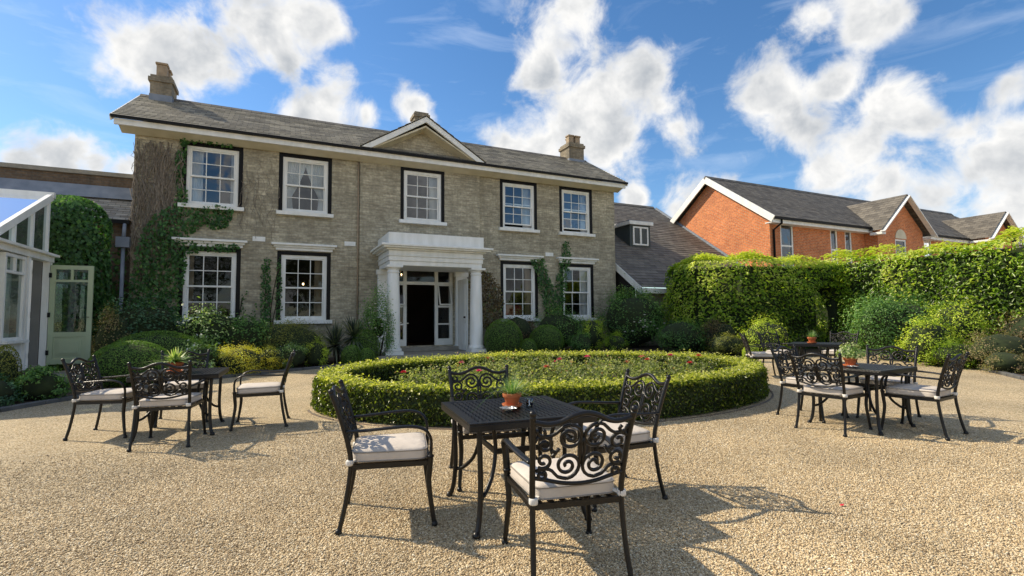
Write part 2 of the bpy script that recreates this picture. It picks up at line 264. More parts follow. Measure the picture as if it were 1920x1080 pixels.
pm('petal_orange', (.62, .14, .06), (.55, .2, .08), 9, .5)
pm('foil', (.75, .77, .80), (.6, .62, .66), 20, .25, .6, 60, metal=.7)
glassmat('window_glass', (.80, .82, .80), .0)
glassmat('upper_glass', (.78, .84, .86), .07)
glassmat('roof_glass', (.65, .78, .84), .38, .002)
glassmat('consv_glass', (.60, .70, .66), .10, .003)
glassmat('clear_glass', (.93, .95, .95), .12, .0)
emis('bulb', (1, .72, .38), 5)
LEAF = {
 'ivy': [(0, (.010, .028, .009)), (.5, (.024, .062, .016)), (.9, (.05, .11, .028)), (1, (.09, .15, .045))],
 'box': [(0, (.016, .032, .006)), (.5, (.040, .078, .012)), (.9, (.075, .125, .02)), (1, (.11, .16, .035))],
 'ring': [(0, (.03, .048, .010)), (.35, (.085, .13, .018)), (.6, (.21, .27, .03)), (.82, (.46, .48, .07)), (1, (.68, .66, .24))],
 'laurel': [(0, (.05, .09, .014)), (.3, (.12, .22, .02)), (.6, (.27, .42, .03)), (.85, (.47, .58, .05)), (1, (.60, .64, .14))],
 'shrub': [(0, (.016, .036, .010)), (.5, (.036, .078, .018)), (.9, (.075, .13, .03)), (1, (.14, .18, .06))],
 'bluegreen': [(0, (.016, .040, .020)), (.5, (.036, .082, .040)), (1, (.085, .15, .075))],
 'olive': [(0, (.035, .042, .008)), (.5, (.075, .085, .014)), (1, (.16, .15, .03))],
 'yellow': [(0, (.13, .12, .012)), (.4, (.36, .30, .025)), (.8, (.60, .48, .05)), (1, (.72, .62, .16))],
 'lime': [(0, (.07, .11, .012)), (.4, (.19, .26, .022)), (.8, (.36, .42, .04)), (1, (.48, .48, .09))],
 'bronze': [(0, (.022, .018, .010)), (.5, (.055, .04, .02)), (.8, (.09, .065, .025)), (1, (.06, .08, .025))],
 'heath': [(0, (.04, .05, .02)), (.4, (.10, .095, .035)), (.7, (.15, .10, .06)), (1, (.13, .16, .04))],
 'variegated': [(0, (.03, .06, .02)), (.5, (.07, .12, .03)), (.8, (.22, .28, .10)), (1, (.55, .56, .36))],
 'rose': [(0, (.06, .09, .03)), (.35, (.18, .23, .075)), (.7, (.38, .41, .17)), (.92, (.60, .58, .33)), (1, (.46, .24, .12))],
 'grassy': [(0, (.08, .18, .045)), (.5, (.18, .34, .10)), (1, (.50, .56, .32))],
 'yucca': [(0, (.03, .045, .04)), (.5, (.09, .12, .085)), (1, (.28, .29, .2))],
 'hosta': [(0, (.10, .19, .05)), (.5, (.24, .37, .10)), (1, (.56, .60, .32))],
 'tree': [(0, (.012, .026, .008)), (.5, (.03, .06, .015)), (1, (.07, .12, .03))]}
for k, v in LEAF.items():
    if k not in ('laurel', 'ring', 'rose', 'tree', 'yucca', 'hosta', 'grassy'): v = [(p_, tuple(min(.8, c*{'box': 3.3, 'shrub': 3.2, 'yellow': 1.9, 'lime': 1.9, 'bluegreen': 2.0}.get(k, 2.5)) for c in q)) for p_, q in v]
    leafmat('leaf_'+k, v, rough=.28 if k in ('laurel', 'ring') else .45, trans=.5 if k in ('laurel', 'ring', 'rose') else .36)

# ------------------------------------------------------------------ mesh helpers
class MB:
    def __init__(s): s.v = []; s.f = []; s.sm = []
    def add(s, v, f, smooth=False):
        k = len(s.v); s.v += [tuple(p) for p in v]; s.f += [tuple(i+k for i in q) for q in f]; s.sm += [smooth]*len(f); return s
    def box(s, x0, x1, y0, y1, z0, z1):
        v = [(x0, y0, z0), (x1, y0, z0), (x1, y1, z0), (x0, y1, z0), (x0, y0, z1), (x1, y0, z1), (x1, y1, z1), (x0, y1, z1)]
        return s.add(v, [(0, 3, 2, 1), (4, 5, 6, 7), (0, 1, 5, 4), (1, 2, 6, 5), (2, 3, 7, 6), (3, 0, 4, 7)])
    def hexa(s, v): return s.add(v, [(0, 3, 2, 1), (4, 5, 6, 7), (0, 1, 5, 4), (1, 2, 6, 5), (2, 3, 7, 6), (3, 0, 4, 7)])
    def bar(s, a, b, w, h, upv=(0, 0, 1)):      # rectangular bar from a to b
        a, b = Vector(a), Vector(b); d = (b-a).normalized(); u = Vector(upv); r = d.cross(u).normalized(); u = r.cross(d).normalized()
        r *= w/2; u *= h/2
        return s.hexa([a-r-u, a+r-u, b+r-u, b-r-u, a-r+u, a+r+u, b+r+u, b-r+u])
    def tube(s, pts, rad, n=8, cap=True, flat=None):
        P = [Vector(p) for p in pts]; m = len(P); rad = [rad]*m if not hasattr(rad, '__len__') else rad
        t0 = (P[1]-P[0]).normalized(); ref = Vector((0, 0, 1)) if abs(t0.z) < .9 else Vector((1, 0, 0))
        nr = t0.cross(ref).normalized(); V = []
        for i in range(m):
            t = (P[min(i+1, m-1)]-P[max(i-1, 0)]).normalized(); nr = (nr-t*nr.dot(t)).normalized(); bn = t.cross(nr)
            for k in range(n):
                a = 2*math.pi*k/n; V.append(P[i]+rad[i]*(math.cos(a)*nr+math.sin(a)*bn*(flat or 1)))
        F = [(i*n+k, i*n+(k+1) % n, (i+1)*n+(k+1) % n, (i+1)*n+k) for i in range(m-1) for k in range(n)]
        if cap: F += [tuple(reversed(range(n))), tuple((m-1)*n+k for k in range(n))]
        return s.add(V, F, True)
    def lathe(s, prof, n=20, c=(0, 0), cap=True):   # profile of (radius, z)
        V = [(c[0]+r*math.cos(2*math.pi*k/n), c[1]+r*math.sin(2*math.pi*k/n), z) for r, z in prof for k in range(n)]; m = len(prof)
        F = [(i*n+k, i*n+(k+1) % n, (i+1)*n+(k+1) % n, (i+1)*n+k) for i in range(m-1) for k in range(n)]
        if cap: F += [tuple(reversed(range(n))), tuple((m-1)*n+k for k in range(n))]
        return s.add(V, F, True)
    def prism(s, poly, y0, y1):                    # polygon in XZ, extruded along Y
        n = len(poly); V = [(x, y0, z) for x, z in poly]+[(x, y1, z) for x, z in poly]
        return s.add(V, [tuple(range(n)), tuple(reversed(range(n, 2*n)))]+[(i, n+i, n+(i+1) % n, (i+1) % n) for i in range(n)])
    def prismx(s, poly, x0, x1):                   # polygon in YZ, extruded along X
        n = len(poly); V = [(x0, y, z) for y, z in poly]+[(x1, y, z) for y, z in poly]
        return s.add(V, [tuple(range(n)), tuple(reversed(range(n, 2*n)))]+[(i, n+i, n+(i+1) % n, (i+1) % n) for i in range(n)])
    def ellipsoid(s, c, r, nu=18, nv=12, z0=-1, noise=None):
        V = []; 
        for j in range(nv+1):
            ph = math.asin(max(-1, min(1, z0+(1-z0)*j/nv)))
            for k in range(nu):
                a = 2*math.pi*k/nu; d = (math.cos(ph)*math.cos(a), math.cos(ph)*math.sin(a), math.sin(ph))
                q = 1+(noise(np.array([d]))[0] if noise else 0)
                V.append((c[0]+r[0]*d[0]*q, c[1]+r[1]*d[1]*q, c[2]+r[2]*d[2]*q))
        F = [(j*nu+k, j*nu+(k+1) % nu, (j+1)*nu+(k+1) % nu, (j+1)*nu+k) for j in range(nv) for k in range(nu)]+[tuple(reversed(range(nu)))]
        return s.add(V, F, True)
    def mesh(s, name, mat):
        me = bpy.data.meshes.new(name); me.from_pydata(s.v, [], s.f); me.polygons.foreach_set('use_smooth', s.sm)
        import bmesh
        bm = bmesh.new(); bm.from_mesh(me); bmesh.ops.recalc_face_normals(bm, faces=bm.faces); bm.to_mesh(me); bm.free()
        me.materials.append(MATS[mat] if isinstance(mat, str) else mat); me.update(); return me
def link(name, me, parent=None):
    o = bpy.data.objects.new(name, me); COL.objects.link(o)
    if parent is not None:
        o.parent = parent
        if parent.type == 'EMPTY' and parent.get('_wo'): o.location = -Vector(parent.location)
    return o
def part(name, mb, mat, parent=None, label=None):
    o = link(name, mb.mesh(name, mat), parent)
    if label: o['label'] = label
    return o
def tag(o, label=None, cat=None, group=None, kind=None):
    for k, v in (('label', label), ('category', cat), ('group', group), ('kind', kind)):
        if v: o[k] = v
    return o
def thing(name, label, cat, loc=(0, 0, 0), rz=0, group=None, world=False):
    """Empty at the base; with world=True its parts are written in world coordinates."""
    o = bpy.data.objects.new(name, None); COL.objects.link(o); o.location = loc; o.rotation_euler = (0, 0, rz); o.empty_display_size = .2
    if world: o['_wo'] = 1
    return tag(o, label, cat, group)
def copy_tree(o, parent=None):
    c = o.copy(); COL.objects.link(c)
    if parent is not None: c.parent = parent
    for ch in o.children: copy_tree(ch, c)
    return c
def bevel(o, w=.006, seg=2):
    b = o.modifiers.new('bevel', 'BEVEL'); b.width = w; b.segments = seg; b.limit_method = 'ANGLE'; b.angle_limit = R_(35)
    return o

class Noise3:
    def __init__(s, freq, oct=3, seed=0):
        r = np.random.default_rng(seed); s.w = []
        for o in range(oct):
            for k in range(5):
                d = r.normal(size=3); d /= np.linalg.norm(d); s.w.append((d*freq*(1.9**o), r.uniform(0, 6.28), .55**o))
        s.t = sum(a for _, _, a in s.w)*.45
    def __call__(s, P): return sum(a*np.sin(P@d+p) for d, p, a in s.w)/s.t
def unit(a): return a/np.maximum(np.linalg.norm(a, axis=1, keepdims=True), 1e-9)

def leaf_mesh(name, P, N, L, mat, aspect=.5, rnd=None, fold=.18, along=None, seed=1):
    """one folded leaf (two triangles) per point; N = leaf facing, L = leaf lengths"""
    r = np.random.default_rng(seed); n = len(P); N = unit(N)
    T = r.normal(size=(n, 3)) if along is None else along + r.normal(size=(n, 3))*.25
    T = unit(T-N*np.sum(T*N, 1, keepdims=True)); B = np.cross(N, T); L = np.broadcast_to(np.asarray(L, float), (n,))[:, None]
    V = np.empty((n, 4, 3)); V[:, 0] = P-T*L*.5; V[:, 2] = P+T*L*.5-N*L*.12
    V[:, 1] = P+B*L*aspect*.5+N*L*fold*.5; V[:, 3] = P-B*L*aspect*.5+N*L*fold*.5
    me = bpy.data.meshes.new(name); me.vertices.add(n*4); me.vertices.foreach_set('co', V.ravel())
    idx = (np.arange(n)[:, None]*4+np.array([0, 1, 2, 0, 2, 3])).ravel()
    me.loops.add(n*6); me.loops.foreach_set('vertex_index', idx.astype(np.int32))
    me.polygons.add(n*2); me.polygons.foreach_set('loop_start', np.arange(0, n*6, 3, dtype=np.int32))
    me.update(calc_edges=True)
    if rnd is None: rnd = r.random(n)
    at = me.attributes.new('rnd', 'FLOAT', 'POINT'); at.data.foreach_set('value', np.repeat(np.clip(rnd, 0, 1), 4).astype(np.float32))
    me.materials.append(MATS[mat]); return me
def strap_mesh(name, curves, mat, seed=1):
    """strap leaves: list of (points, widths); each a bent ribbon"""
    V = []; F = []; A = []; r = random.Random(seed)
    for pts, ws in curves:
        k = len(V); q = r.random(); m = len(pts)
        for i, (p, w) in enumerate(zip(pts, ws)):
            t = (Vector(pts[min(i+1, m-1)])-Vector(pts[max(i-1, 0)])); s = t.cross(Vector((0, 0, 1)))
            s = s.normalized() if s.length > 1e-6 else Vector((1, 0, 0)); V += [Vector(p)-s*w/2, Vector(p)+s*w/2]; A += [q, q]
        F += [(k+2*i, k+2*i+1, k+2*i+3, k+2*i+2) for i in range(m-1)]
    me = bpy.data.meshes.new(name); me.from_pydata(V, [], F); at = me.attributes.new('rnd', 'FLOAT', 'POINT'); at.data.foreach_set('value', A)
    me.materials.append(MATS[mat]); return me

# ------------------------------------------------------------------ ground
def zc(x, y): return zg(max(-15, min(24, x)), max(-12, min(20, y)))
def ground():
    xs = [-600, -200, -60, -15]+list(np.arange(-12, 24.1, 3))+[60, 200, 600]; ys = [-600, -200, -60, -12]+list(np.arange(-9, 20.1, 3))+[60, 200, 900]
    mb = MB(); V = [(x, y, zc(x, y)) for y in ys for x in xs]; n = len(xs)
    mb.add(V, [(j*n+i, j*n+i+1, (j+1)*n+i+1, (j+1)*n+i) for j in range(len(ys)-1) for i in range(n-1)])
    o = part('ground', mb, 'gravel'); tag(o, kind='structure')
    return o
GROUND = ground()
def sheet(name, poly, dz, mat):
    import bmesh
    bm = bmesh.new(); f = bm.faces.new([bm.verts.new((x, y, zg(x, y)+dz)) for x, y in poly]); bmesh.ops.triangulate(bm, faces=[f])
    me = bpy.data.meshes.new(name); bm.to_mesh(me); bm.free()
    me.materials.append(MATS[mat]); o = link(name, me)
    if me.polygons[0].normal.z < 0: me.flip_normals()
    return tag(o, kind='structure')
def pebbles():
    protos = []
    for k in range(3):
        rs = np.random.default_rng(k); mb = MB(); mb.ellipsoid((0, 0, 0), (1, .72+.1*k, .52), 7, 4, noise=Noise3(2.2, 2, k)); mb.v = [(x*(1+.12*math.sin(y*3+k)), y, z) for x, y, z in mb.v]
        protos.append(mb.mesh('pebble', 'pebble'))
    rs = np.random.default_rng(2); pts = []
    for (xa, xb, ya, yb, dn) in ((-5.0, 9.0, .6, 6.8, 11500),):
        n = int((xb-xa)*(yb-ya)*dn); pts.append(np.stack([rs.uniform(xa, xb, n), rs.uniform(ya, yb, n)], 1))
    P = np.concatenate(pts); n = len(P); d = np.hypot((P[:, 0]-EC0[0])/4.0, (P[:, 1]-EC0[1])/2.6); keep = (d > 1) & (rs.random(n) < np.clip((7.8-np.hypot(P[:, 0]-1, P[:, 1]))/4.6, 0, 1)); P = P[keep]
    Z = zg(P[:, 0], P[:, 1])+rs.uniform(-.001, .004, len(P)); V = np.column_stack([P, Z])
    for k in range(3):
        v = V[k::3]; me = bpy.data.meshes.new('loose_gravel'); me.vertices.add(len(v)); me.vertices.foreach_set('co', v.ravel()); me.update(); o = link('loose_gravel', me); tag(o, 'loose tan pebbles of the gravel courtyard in the foreground', 'gravel', kind='stuff')
        po = bpy.data.objects.new('pebble_source', protos[k])
        g = bpy.data.node_groups.new('scatter', 'GeometryNodeTree'); g.interface.new_socket('Geometry', in_out='INPUT', socket_type='NodeSocketGeometry'); g.interface.new_socket('Geometry', in_out='OUTPUT', socket_type='NodeSocketGeometry')
        N, L = g.nodes, g.links; gi_, go_ = N.new('NodeGroupInput'), N.new('NodeGroupOutput'); ip = N.new('GeometryNodeInstanceOnPoints'); oi = N.new('GeometryNodeObjectInfo'); oi.inputs['Object'].default_value = po
        rr = N.new('FunctionNodeRandomValue'); rr.data_type = 'FLOAT_VECTOR'; rr.inputs[0].default_value = (-.5, -.5, 0); rr.inputs[1].default_value = (.5, .5, 6.283)
        rsz = N.new('FunctionNodeRandomValue'); rsz.data_type = 'FLOAT'; rsz.inputs[2].default_value = .0030; rsz.inputs[3].default_value = .0060
        L.new(gi_.outputs[0], ip.inputs['Points']); L.new(oi.outputs['Geometry'], ip.inputs['Instance']); L.new(rr.outputs[0], ip.inputs['Rotation']); L.new(rsz.outputs[1], ip.inputs['Scale']); L.new(ip.outputs[0], go_.inputs[0])
        m = o.modifiers.new('scatter', 'NODES'); m.node_group = g
EC0 = (4.344, 7.686)
pebbles()
BEDL = [(-4.4, 9.2), (-3.7, 10.05), (-3.37, 10.6), (-3.02, 11.02), (-2.2, 12.0), (-.84, 13.05), (.17, 13.5), (1.05, 13.9), (2.55, 14.25)]
BEDC = [(6.45, 14.25), (9, 13.5), (11, 12.0), (12.3, 10.2), (13.2, 9.7), (15, 10.2), (17.3, 10.6)]
BEDR = [(17.3, 8.4), (16.9, 7.75), (14.99, 6.15), (13.34, 4.74), (11.9, 3.2), (11.0, 1.2), (11.0, -2)]
sheet('soil_bed', BEDL+[(2.55, 16.7), (-4.4, 16.7)], .035, 'soil')
sheet('soil_bed', BEDC+[(17.3, 17), (6.45, 16.7)], .035, 'soil')
sheet('soil_bed', BEDR+[(19.5, -2), (19.5, 8.4)], .035, 'soil')
def kerb(label, pts, L=.55, w=.11, h=.085, group='stone bed edgings', mat='kerb_stone'):
    a = thing('stone_edging', label, 'edging', (pts[0][0], pts[0][1], zg(*pts[0])), group=group, world=True)
    for (p, q) in zip(pts[:-1], pts[1:]):
        p, q = Vector((p[0], p[1], 0)), Vector((q[0], q[1], 0)); d = (q-p).length; k = max(1, round(d/L))
        for i in range(k):
            s, e = p.lerp(q, i/k+.008), p.lerp(q, (i+1)/k-.008)
            s.z, e.z = zg(s.x, s.y)+h/2-.02+random.uniform(-.006, .006), zg(e.x, e.y)+h/2-.02+random.uniform(-.006, .006)
            mb = MB(); mb.bar(s, e, w, h); bevel(part('edging_stone', mb, mat, a), .012, 1)
kerb('dark stone edging curving along the planting bed before the conservatory', BEDL)
kerb('dark stone edging of the bed at the foot of the tall hedge', BEDR[:-1])

# ------------------------------------------------------------------ walls and windows
def wall_y(mb, x0, x1, z0, z1, y, holes, depth=.12):
    """wall facing -Y with real openings and reveals; holes (x0,x1,z0,z1)"""
    xs = sorted({x0, x1, *[h[0] for h in holes], *[h[1] for h in holes]}); zs = sorted({z0, z1, *[h[2] for h in holes], *[h[3] for h in holes]})
    for i in range(len(xs)-1):
        for j in range(len(zs)-1):
            cx, cz = (xs[i]+xs[i+1])/2, (zs[j]+zs[j+1])/2
            if any(h[0] < cx < h[1] and h[2] < cz < h[3] for h in holes): continue
            mb.add([(xs[i], y, zs[j]), (xs[i+1], y, zs[j]), (xs[i+1], y, zs[j+1]), (xs[i], y, zs[j+1])], [(0, 1, 2, 3)])
    for a, b, c, d in holes:
        v = [(a, y, c), (b, y, c), (b, y, d), (a, y, d), (a, y+depth, c), (b, y+depth, c), (b, y+depth, d), (a, y+depth, d)]
        mb.add(v, [(0, 4, 5, 1), (1, 5, 6, 2), (2, 6, 7, 3), (3, 7, 4, 0)])
def rawpart(name, mb, mat, parent):
    me = bpy.data.meshes.new(name); me.from_pydata(mb.v, [], mb.f); me.materials.append(MATS[mat]); return link(name, me, parent)

D = 16.732
HX0, HX1 = -3.63, 12.57
CB0, CB1, CBY = 2.40, 6.58, D-.07       # centre bay, slightly forward
ZT = 6.62
WIN = [(-2.40, -1.09), (0.11, 1.42), (3.83, 5.14), (7.52, 8.84), (10.06, 11.36)]
UZ, GZ = (4.74, 6.45), (1.40, 3.40)
SB = .115                                 # black surround
house = thing('country_house', 'two storey grey brick house with slate roof, pediment and white columned porch', 'house', (4.47, D, .2), world=True)
holes = [(a-SB, b+SB, UZ[0], UZ[1]+SB) for a, b in WIN]+[(a-SB, b+SB, GZ[0], GZ[1]+SB) for i, (a, b) in enumerate(WIN) if i != 2]
DOOR = (3.52, 5.62, .5, 3.12)
mb = MB()
wall_y(mb, HX0, CB0, 0, ZT, D, [h for h in holes if h[1] < CB0])
wall_y(mb, CB1, HX1, 0, ZT, D, [h for h in holes if h[0] > CB1])
wall_y(mb, CB0, CB1, 0, ZT, CBY, [h for h in holes if CB0 < h[0] < CB1]+[DOOR], .35)
for x in (CB0, CB1): mb.add([(x, CBY, 0), (x, D, 0), (x, D, ZT), (x, CBY, ZT)], [(0, 1, 2, 3)])
YB = 21.7; RY, RZ = 19.2, 8.62
for x in (HX0, HX1): mb.add([(x, D, 0), (x, YB, 0), (x, YB, ZT), (x, RY, RZ-.15), (x, D, ZT)], [(0, 1, 2, 3, 4)])
mb.add([(HX0, YB, 0), (HX1, YB, 0), (HX1, YB, ZT), (HX0, YB, ZT)], [(0, 1, 2, 3)])
rawpart('brick_wall', mb, 'house_brick', house)
# rooms behind the glass
for y0, z0, z1 in ((D+.36, 4.12, 4.28), (D+.36, .3, .48), (D+.14, 6.58, 6.61)): mb = MB(); mb.box(HX0+.06, HX1-.06, y0, YB-.05, z0, z1); part('floor_slab', mb, 'floor_wood', house)
for x in (-.55, 2.35, 6.6, 9.45): mb = MB(); mb.box(x-.06, x+.06, D+.14, YB-.05, .5, 6.57); part('inner_wall', mb, 'room_dark', house)
mb = MB(); mb.box(HX0+.08, HX1-.08, D+3.2, D+3.3, .5, 6.57); part('inner_wall', mb, 'room_dark', house)

def sash(parent, x0, x1, z0, z1, y, gap=0., glass='window_glass', sill=None, label=None, lift=0.):
    fr = .085
    mb = MB()
    mb.box(x0, x0+fr, y, y+.10, z0, z1); mb.box(x1-fr, x1, y, y+.10, z0, z1); mb.box(x0+fr, x1-fr, y, y+.10, z1-fr, z1); mb.box(x0+fr, x1-fr, y, y+.10, z0, z0+.07)
    a, b, c, d = x0+fr, x1-fr, z0+.07, z1-fr; mid = (c+d)/2; st = .042
    def sashframe(c, d, yy):
        mb.box(a, a+st, yy, yy+.04, c, d); mb.box(b-st, b, yy, yy+.04, c, d); mb.box(a+st, b-st, yy, yy+.04, c, c+st*1.15); mb.box(a+st, b-st, yy, yy+.04, d-st, d)
        w = (b-a-2*st)/3; hh = (d-c-st*2.15)/2
        for k in (1, 2): mb.box(a+st+w*k-.011, a+st+w*k+.011, yy+.005, yy+.035, c+st*1.15, d-st)
        for k in range(3):
            mb.box(a+st+w*k+(.011 if k else 0), a+st+w*(k+1)-(.011 if k < 2 else 0), yy+.006, yy+.034, c+st*1.15+hh-.011, c+st*1.15+hh+.011)
        return [(a+st+w*i, a+st+w*(i+1), c+st*1.15+hh*j, c+st*1.15+hh*(j+1), yy+.02) for i in range(3) for j in range(2)]
    cells = sashframe(mid-.02, d, y+.025)+sashframe(c+lift, mid+.02+lift, y+.066)
    o = part('window', mb, 'white_paint', parent, label)
    for (p, q, r, s, yy) in cells:
        t = [random.uniform(-.0035, .0035) for _ in range(3)]
        m2 = MB(); m2.add([(p, yy+t[0], r), (q, yy+t[1], r), (q, yy+t[1]+t[2], s), (p, yy+t[0]+t[2], s)], [(0, 1, 2, 3)]); part('pane', m2, glass, o)
    return o
wins = []
for i, (a, b) in enumerate(WIN):
    y = (CBY if i == 2 else D)
    for lvl, (z0, z1) in enumerate((GZ, UZ)):
        if lvl == 0 and i == 2: continue
        o = sash(house, a, b, z0, z1, y+.03, glass='upper_glass' if lvl else 'window_glass', lift=.10 if (lvl and i > 2) else 0)
        m2 = MB(); m2.box(a-SB+.002, a-.002, y-.006, y+.10, z0, z1+SB-.002); m2.box(b+.002, b+SB-.002, y-.006, y+.10, z0, z1+SB-.002); m2.box(a, b, y-.006, y+.10, z1+.002, z1+SB-.002); part('surround', m2, 'black_paint', o)
        m2 = MB(); m2.box(a-.17, b+.17, y-.13, y+.10, z0-.115, z0-.002); bevel(part('sill', m2, 'white_paint', o))
        if lvl == 0:   # hood cornice
            m2 = MB(); m2.box(a-.16, b+.16, y-.07, y-.001, 3.535, 3.62); m2.box(a-.22, b+.22, y-.12, y-.001, 3.621, 3.68); m2.box(a-.28, b+.28, y-.19, y-.001, 3.681, 3.745); bevel(part('hood', m2, 'white_paint', o))
for x in (-.51, 2.11, 9.46):
    m2 = MB(); m2.box(x-.17, x+.17, D-.025, D-.001, 3.77, 3.91); part('vent_plate', m2, 'white_paint', house)

# eaves, gutter and roof
RX0, RX1 = -4.06, 12.86; EY = 16.2; EZ = 6.86
mb = MB(); mb.prismx([(EY+.10, 6.66), (D-.08, 6.55), (D-.072, 6.62), (EY+.12, 6.70)], RX0+.15, RX1-.15); part('soffit', mb, 'cream_paint', house)
mb = MB(); mb.box(RX0+.06, RX1-.06, EY+.05, EY+.12, 6.655, 6.81); part('fascia', mb, 'white_paint', house)
mb = MB(); mb.box(RX0, RX1, EY-.05, EY+.045, 6.812, 6.88); part('gutter', mb, 'gutter_black', house)
def roof_plane(mb, x0, x1, ye, ze, yr, zr, rows, xcut=None, th=.03, side=1):
    """stepped courses between an eave (ye,ze) and a ridge (yr,zr)"""
    for k in range(rows):
        t0, t1 = k/rows, (k+1.25)/rows if k < rows-1 else 1
        y0, z0, y1, z1 = ye+(yr-ye)*t0, ze+(zr-ze)*t0, ye+(yr-ye)*t1, ze+(zr-ze)*t1
        j = random.uniform(-.006, .006)
        mb.add([(x0, y0, z0+.004), (x1, y0, z0+.004), (x1, y0, z0+th+j), (x0, y0, z0+th+j), (x0, y1, z1+.004), (x1, y1, z1+.004)], [(0, 1, 2, 3), (3, 2, 5, 4), (0, 3, 4), (1, 5, 2)])
mb = MB(); roof_plane(mb, RX0, RX1, EY-.02, EZ, RY, RZ, 18); roof_plane(mb, RX0, RX1, 2*RY-EY, EZ, RY, RZ, 18)
roof = part('slate_roof', mb, 'house_slate', house)
mb = MB(); mb.prismx([(RY-.14, RZ-.05), (RY, RZ+.07), (RY+.14, RZ-.05)], RX0, RX1); part('ridge', mb, 'grey_tile', roof)
for x in (RX0-.004, RX1+.004): mb = MB(); mb.bar((x, EY, EZ-.06), (x, RY, RZ-.06), .03, .16); part('bargeboard', mb, 'white_paint', roof)
# pediment
PC = 4.47; PZ = 8.22; PB = 6.93; PX0, PX1 = 2.36, 6.58
mb = MB(); mb.prism([(PX0+.3, PB), (PX1-.3, PB), (PC, PZ-.2)], D-.10, D+.6); part('tympanum', mb, 'house_brick', house)
mb = MB()
for sx, xe in ((-1, PX0), (1, PX1)):
    d = Vector((PC-xe, 0, PZ-PB)); L = d.length; d.normalize(); nrm = Vector((-d.z*sx*-1, 0, abs(d.x)))
    nrm = Vector((d.z*sx, 0, abs(d.x))) 
    a, b = Vector((xe, 0, PB-.02)), Vector((PC, 0, PZ))
    def sect(p, y, o): return (p.x-nrm.x*o, y, p.z-nrm.z*o)
    for (y0, y1, o0, o1) in ((EY-.03, EY+.05, 0, .16),):
        bb = b; off = lambda p, o: (p.x, p.z-o/abs(d.x))
        mb.add([(a.x, y0, a.z), (bb.x, y0, bb.z), (bb.x, y0, bb.z-o1/abs(d.x)), (a.x+sx*-1*o1/d.z*-1*0 + (o1/d.z*(1 if sx < 0 else -1)), y0, a.z), (a.x, y1, a.z), (bb.x, y1, bb.z), (bb.x, y1, bb.z-o1/abs(d.x)), (a.x+(o1/d.z*(1 if sx < 0 else -1)), y1, a.z)], [(0, 1, 2, 3), (7, 6, 5, 4), (0, 4, 5, 1), (2, 6, 7, 3), (0, 3, 7, 4), (1, 5, 6, 2)])
part('raking_cornice', mb, 'white_paint', house)
mb = MB()
for sx, xe in ((-1, PX0), (1, PX1)):
    k = (1 if sx < 0 else -1); o0, o1 = .40, .60
    mb.add([(xe+k*o0, EY+.05, PB), (PC, EY+.05, PZ-.34), (PC, EY+.05, PZ-.28), (xe+k*(o0-.1), EY+.05, PB), (xe+k*o1, D-.1, PB), (PC, D-.1, PZ-.38), (PC, D-.1, PZ-.25), (xe+k*(o1-.3), D-.1, PB)], [(0, 1, 2, 3), (7, 6, 5, 4), (0, 4, 5, 1), (2, 6, 7, 3), (0, 3, 7, 4)])
part('raking_soffit', mb, 'cream_paint', house)
mb = MB(); mb.box(PX0+.2, PX1-.2, EY+.02, D, PB-.045, PB-.004); part('lead_flashing', mb, 'gutter_black', house)
mb = MB()
pk = (RZ-EZ)/(RY-EY); yend = EY+(PZ+.03-EZ)/pk
for sx, xe in ((-1, PX0-.05), (1, PX1+.05)):
    rows = 9
    for k in range(rows):
        t0, t1 = k/rows, min(1, (k+1.25)/rows); p = lambda t: (xe+(PC-xe)*t, PB-.02+(PZ+.05-PB)*t)
        (xa, za), (xb, zb) = p(t0), p(t1); ya, yb_ = EY+max(0, (za-EZ)/pk)+.15, EY+(zb-EZ)/pk+.15
        mb.add([(xa, EY-.06, za+.03), (xa, ya, za+.03), (xb, yb_, zb), (xb, EY-.06, zb), (xa, EY-.06, za), (xa, ya, za)], [(0, 1, 2, 3), (0, 4, 5, 1), (4, 0, 3)])
part('pediment_roof', mb, 'pediment_slate', roof)
# chimneys
def chimney(x, y, w, d, zb, zt, pots, lead=True):
    mb = MB(); mb.box(x-w/2, x+w/2, y-d/2, y+d/2, zb, zt-.22); mb.box(x-w/2-.05, x+w/2+.05, y-d/2-.05, y+d/2+.05, zt-.219, zt-.09); mb.box(x-w/2-.0, x+w/2, y-d/2, y+d/2, zt-.089, zt)
    c = part('chimney', mb, 'chimney_brick', roof)
    if lead: m2 = MB(); m2.box(x-w/2-.015, x+w/2+.015, y-d/2-.015, y+d/2+.015, zb, zb+.62); part('lead_apron', m2, 'lead', roof)
    for px, py, ph, pw in pots:
        m2 = MB(); m2.box(px-pw/2, px+pw/2, py-pw/2, py+pw/2, zt+.002, zt+ph); m2.box(px-pw/2-.03, px+pw/2+.03, py-pw/2-.03, py+pw/2+.03, zt+ph+.001, zt+ph+.07); bevel(part('chimney_pot', m2, 'chimney_clay', roof), .015, 1)
chimney(-3.44, 19.15, .58, .85, 7.95, 9.2, [(-3.46, 18.98, .40, .28), (-3.42, 19.33, .36, .26)])
chimney(12.18, 19.3, .78, .8, 7.95, 9.32, [(12.02, 19.2, .34, .26), (12.36, 19.2, .34, .26), (12.2, 19.5, .34, .26)])
chimney(5.33, 20.3, .58, .6, 7.8, 10.0, [], False)
# downpipes
mb = MB(); mb.tube([(2.35, D-.03, .2), (2.35, D-.03, 6.55)], .022, 8); part('downpipe', mb, 'chimney_clay', house)

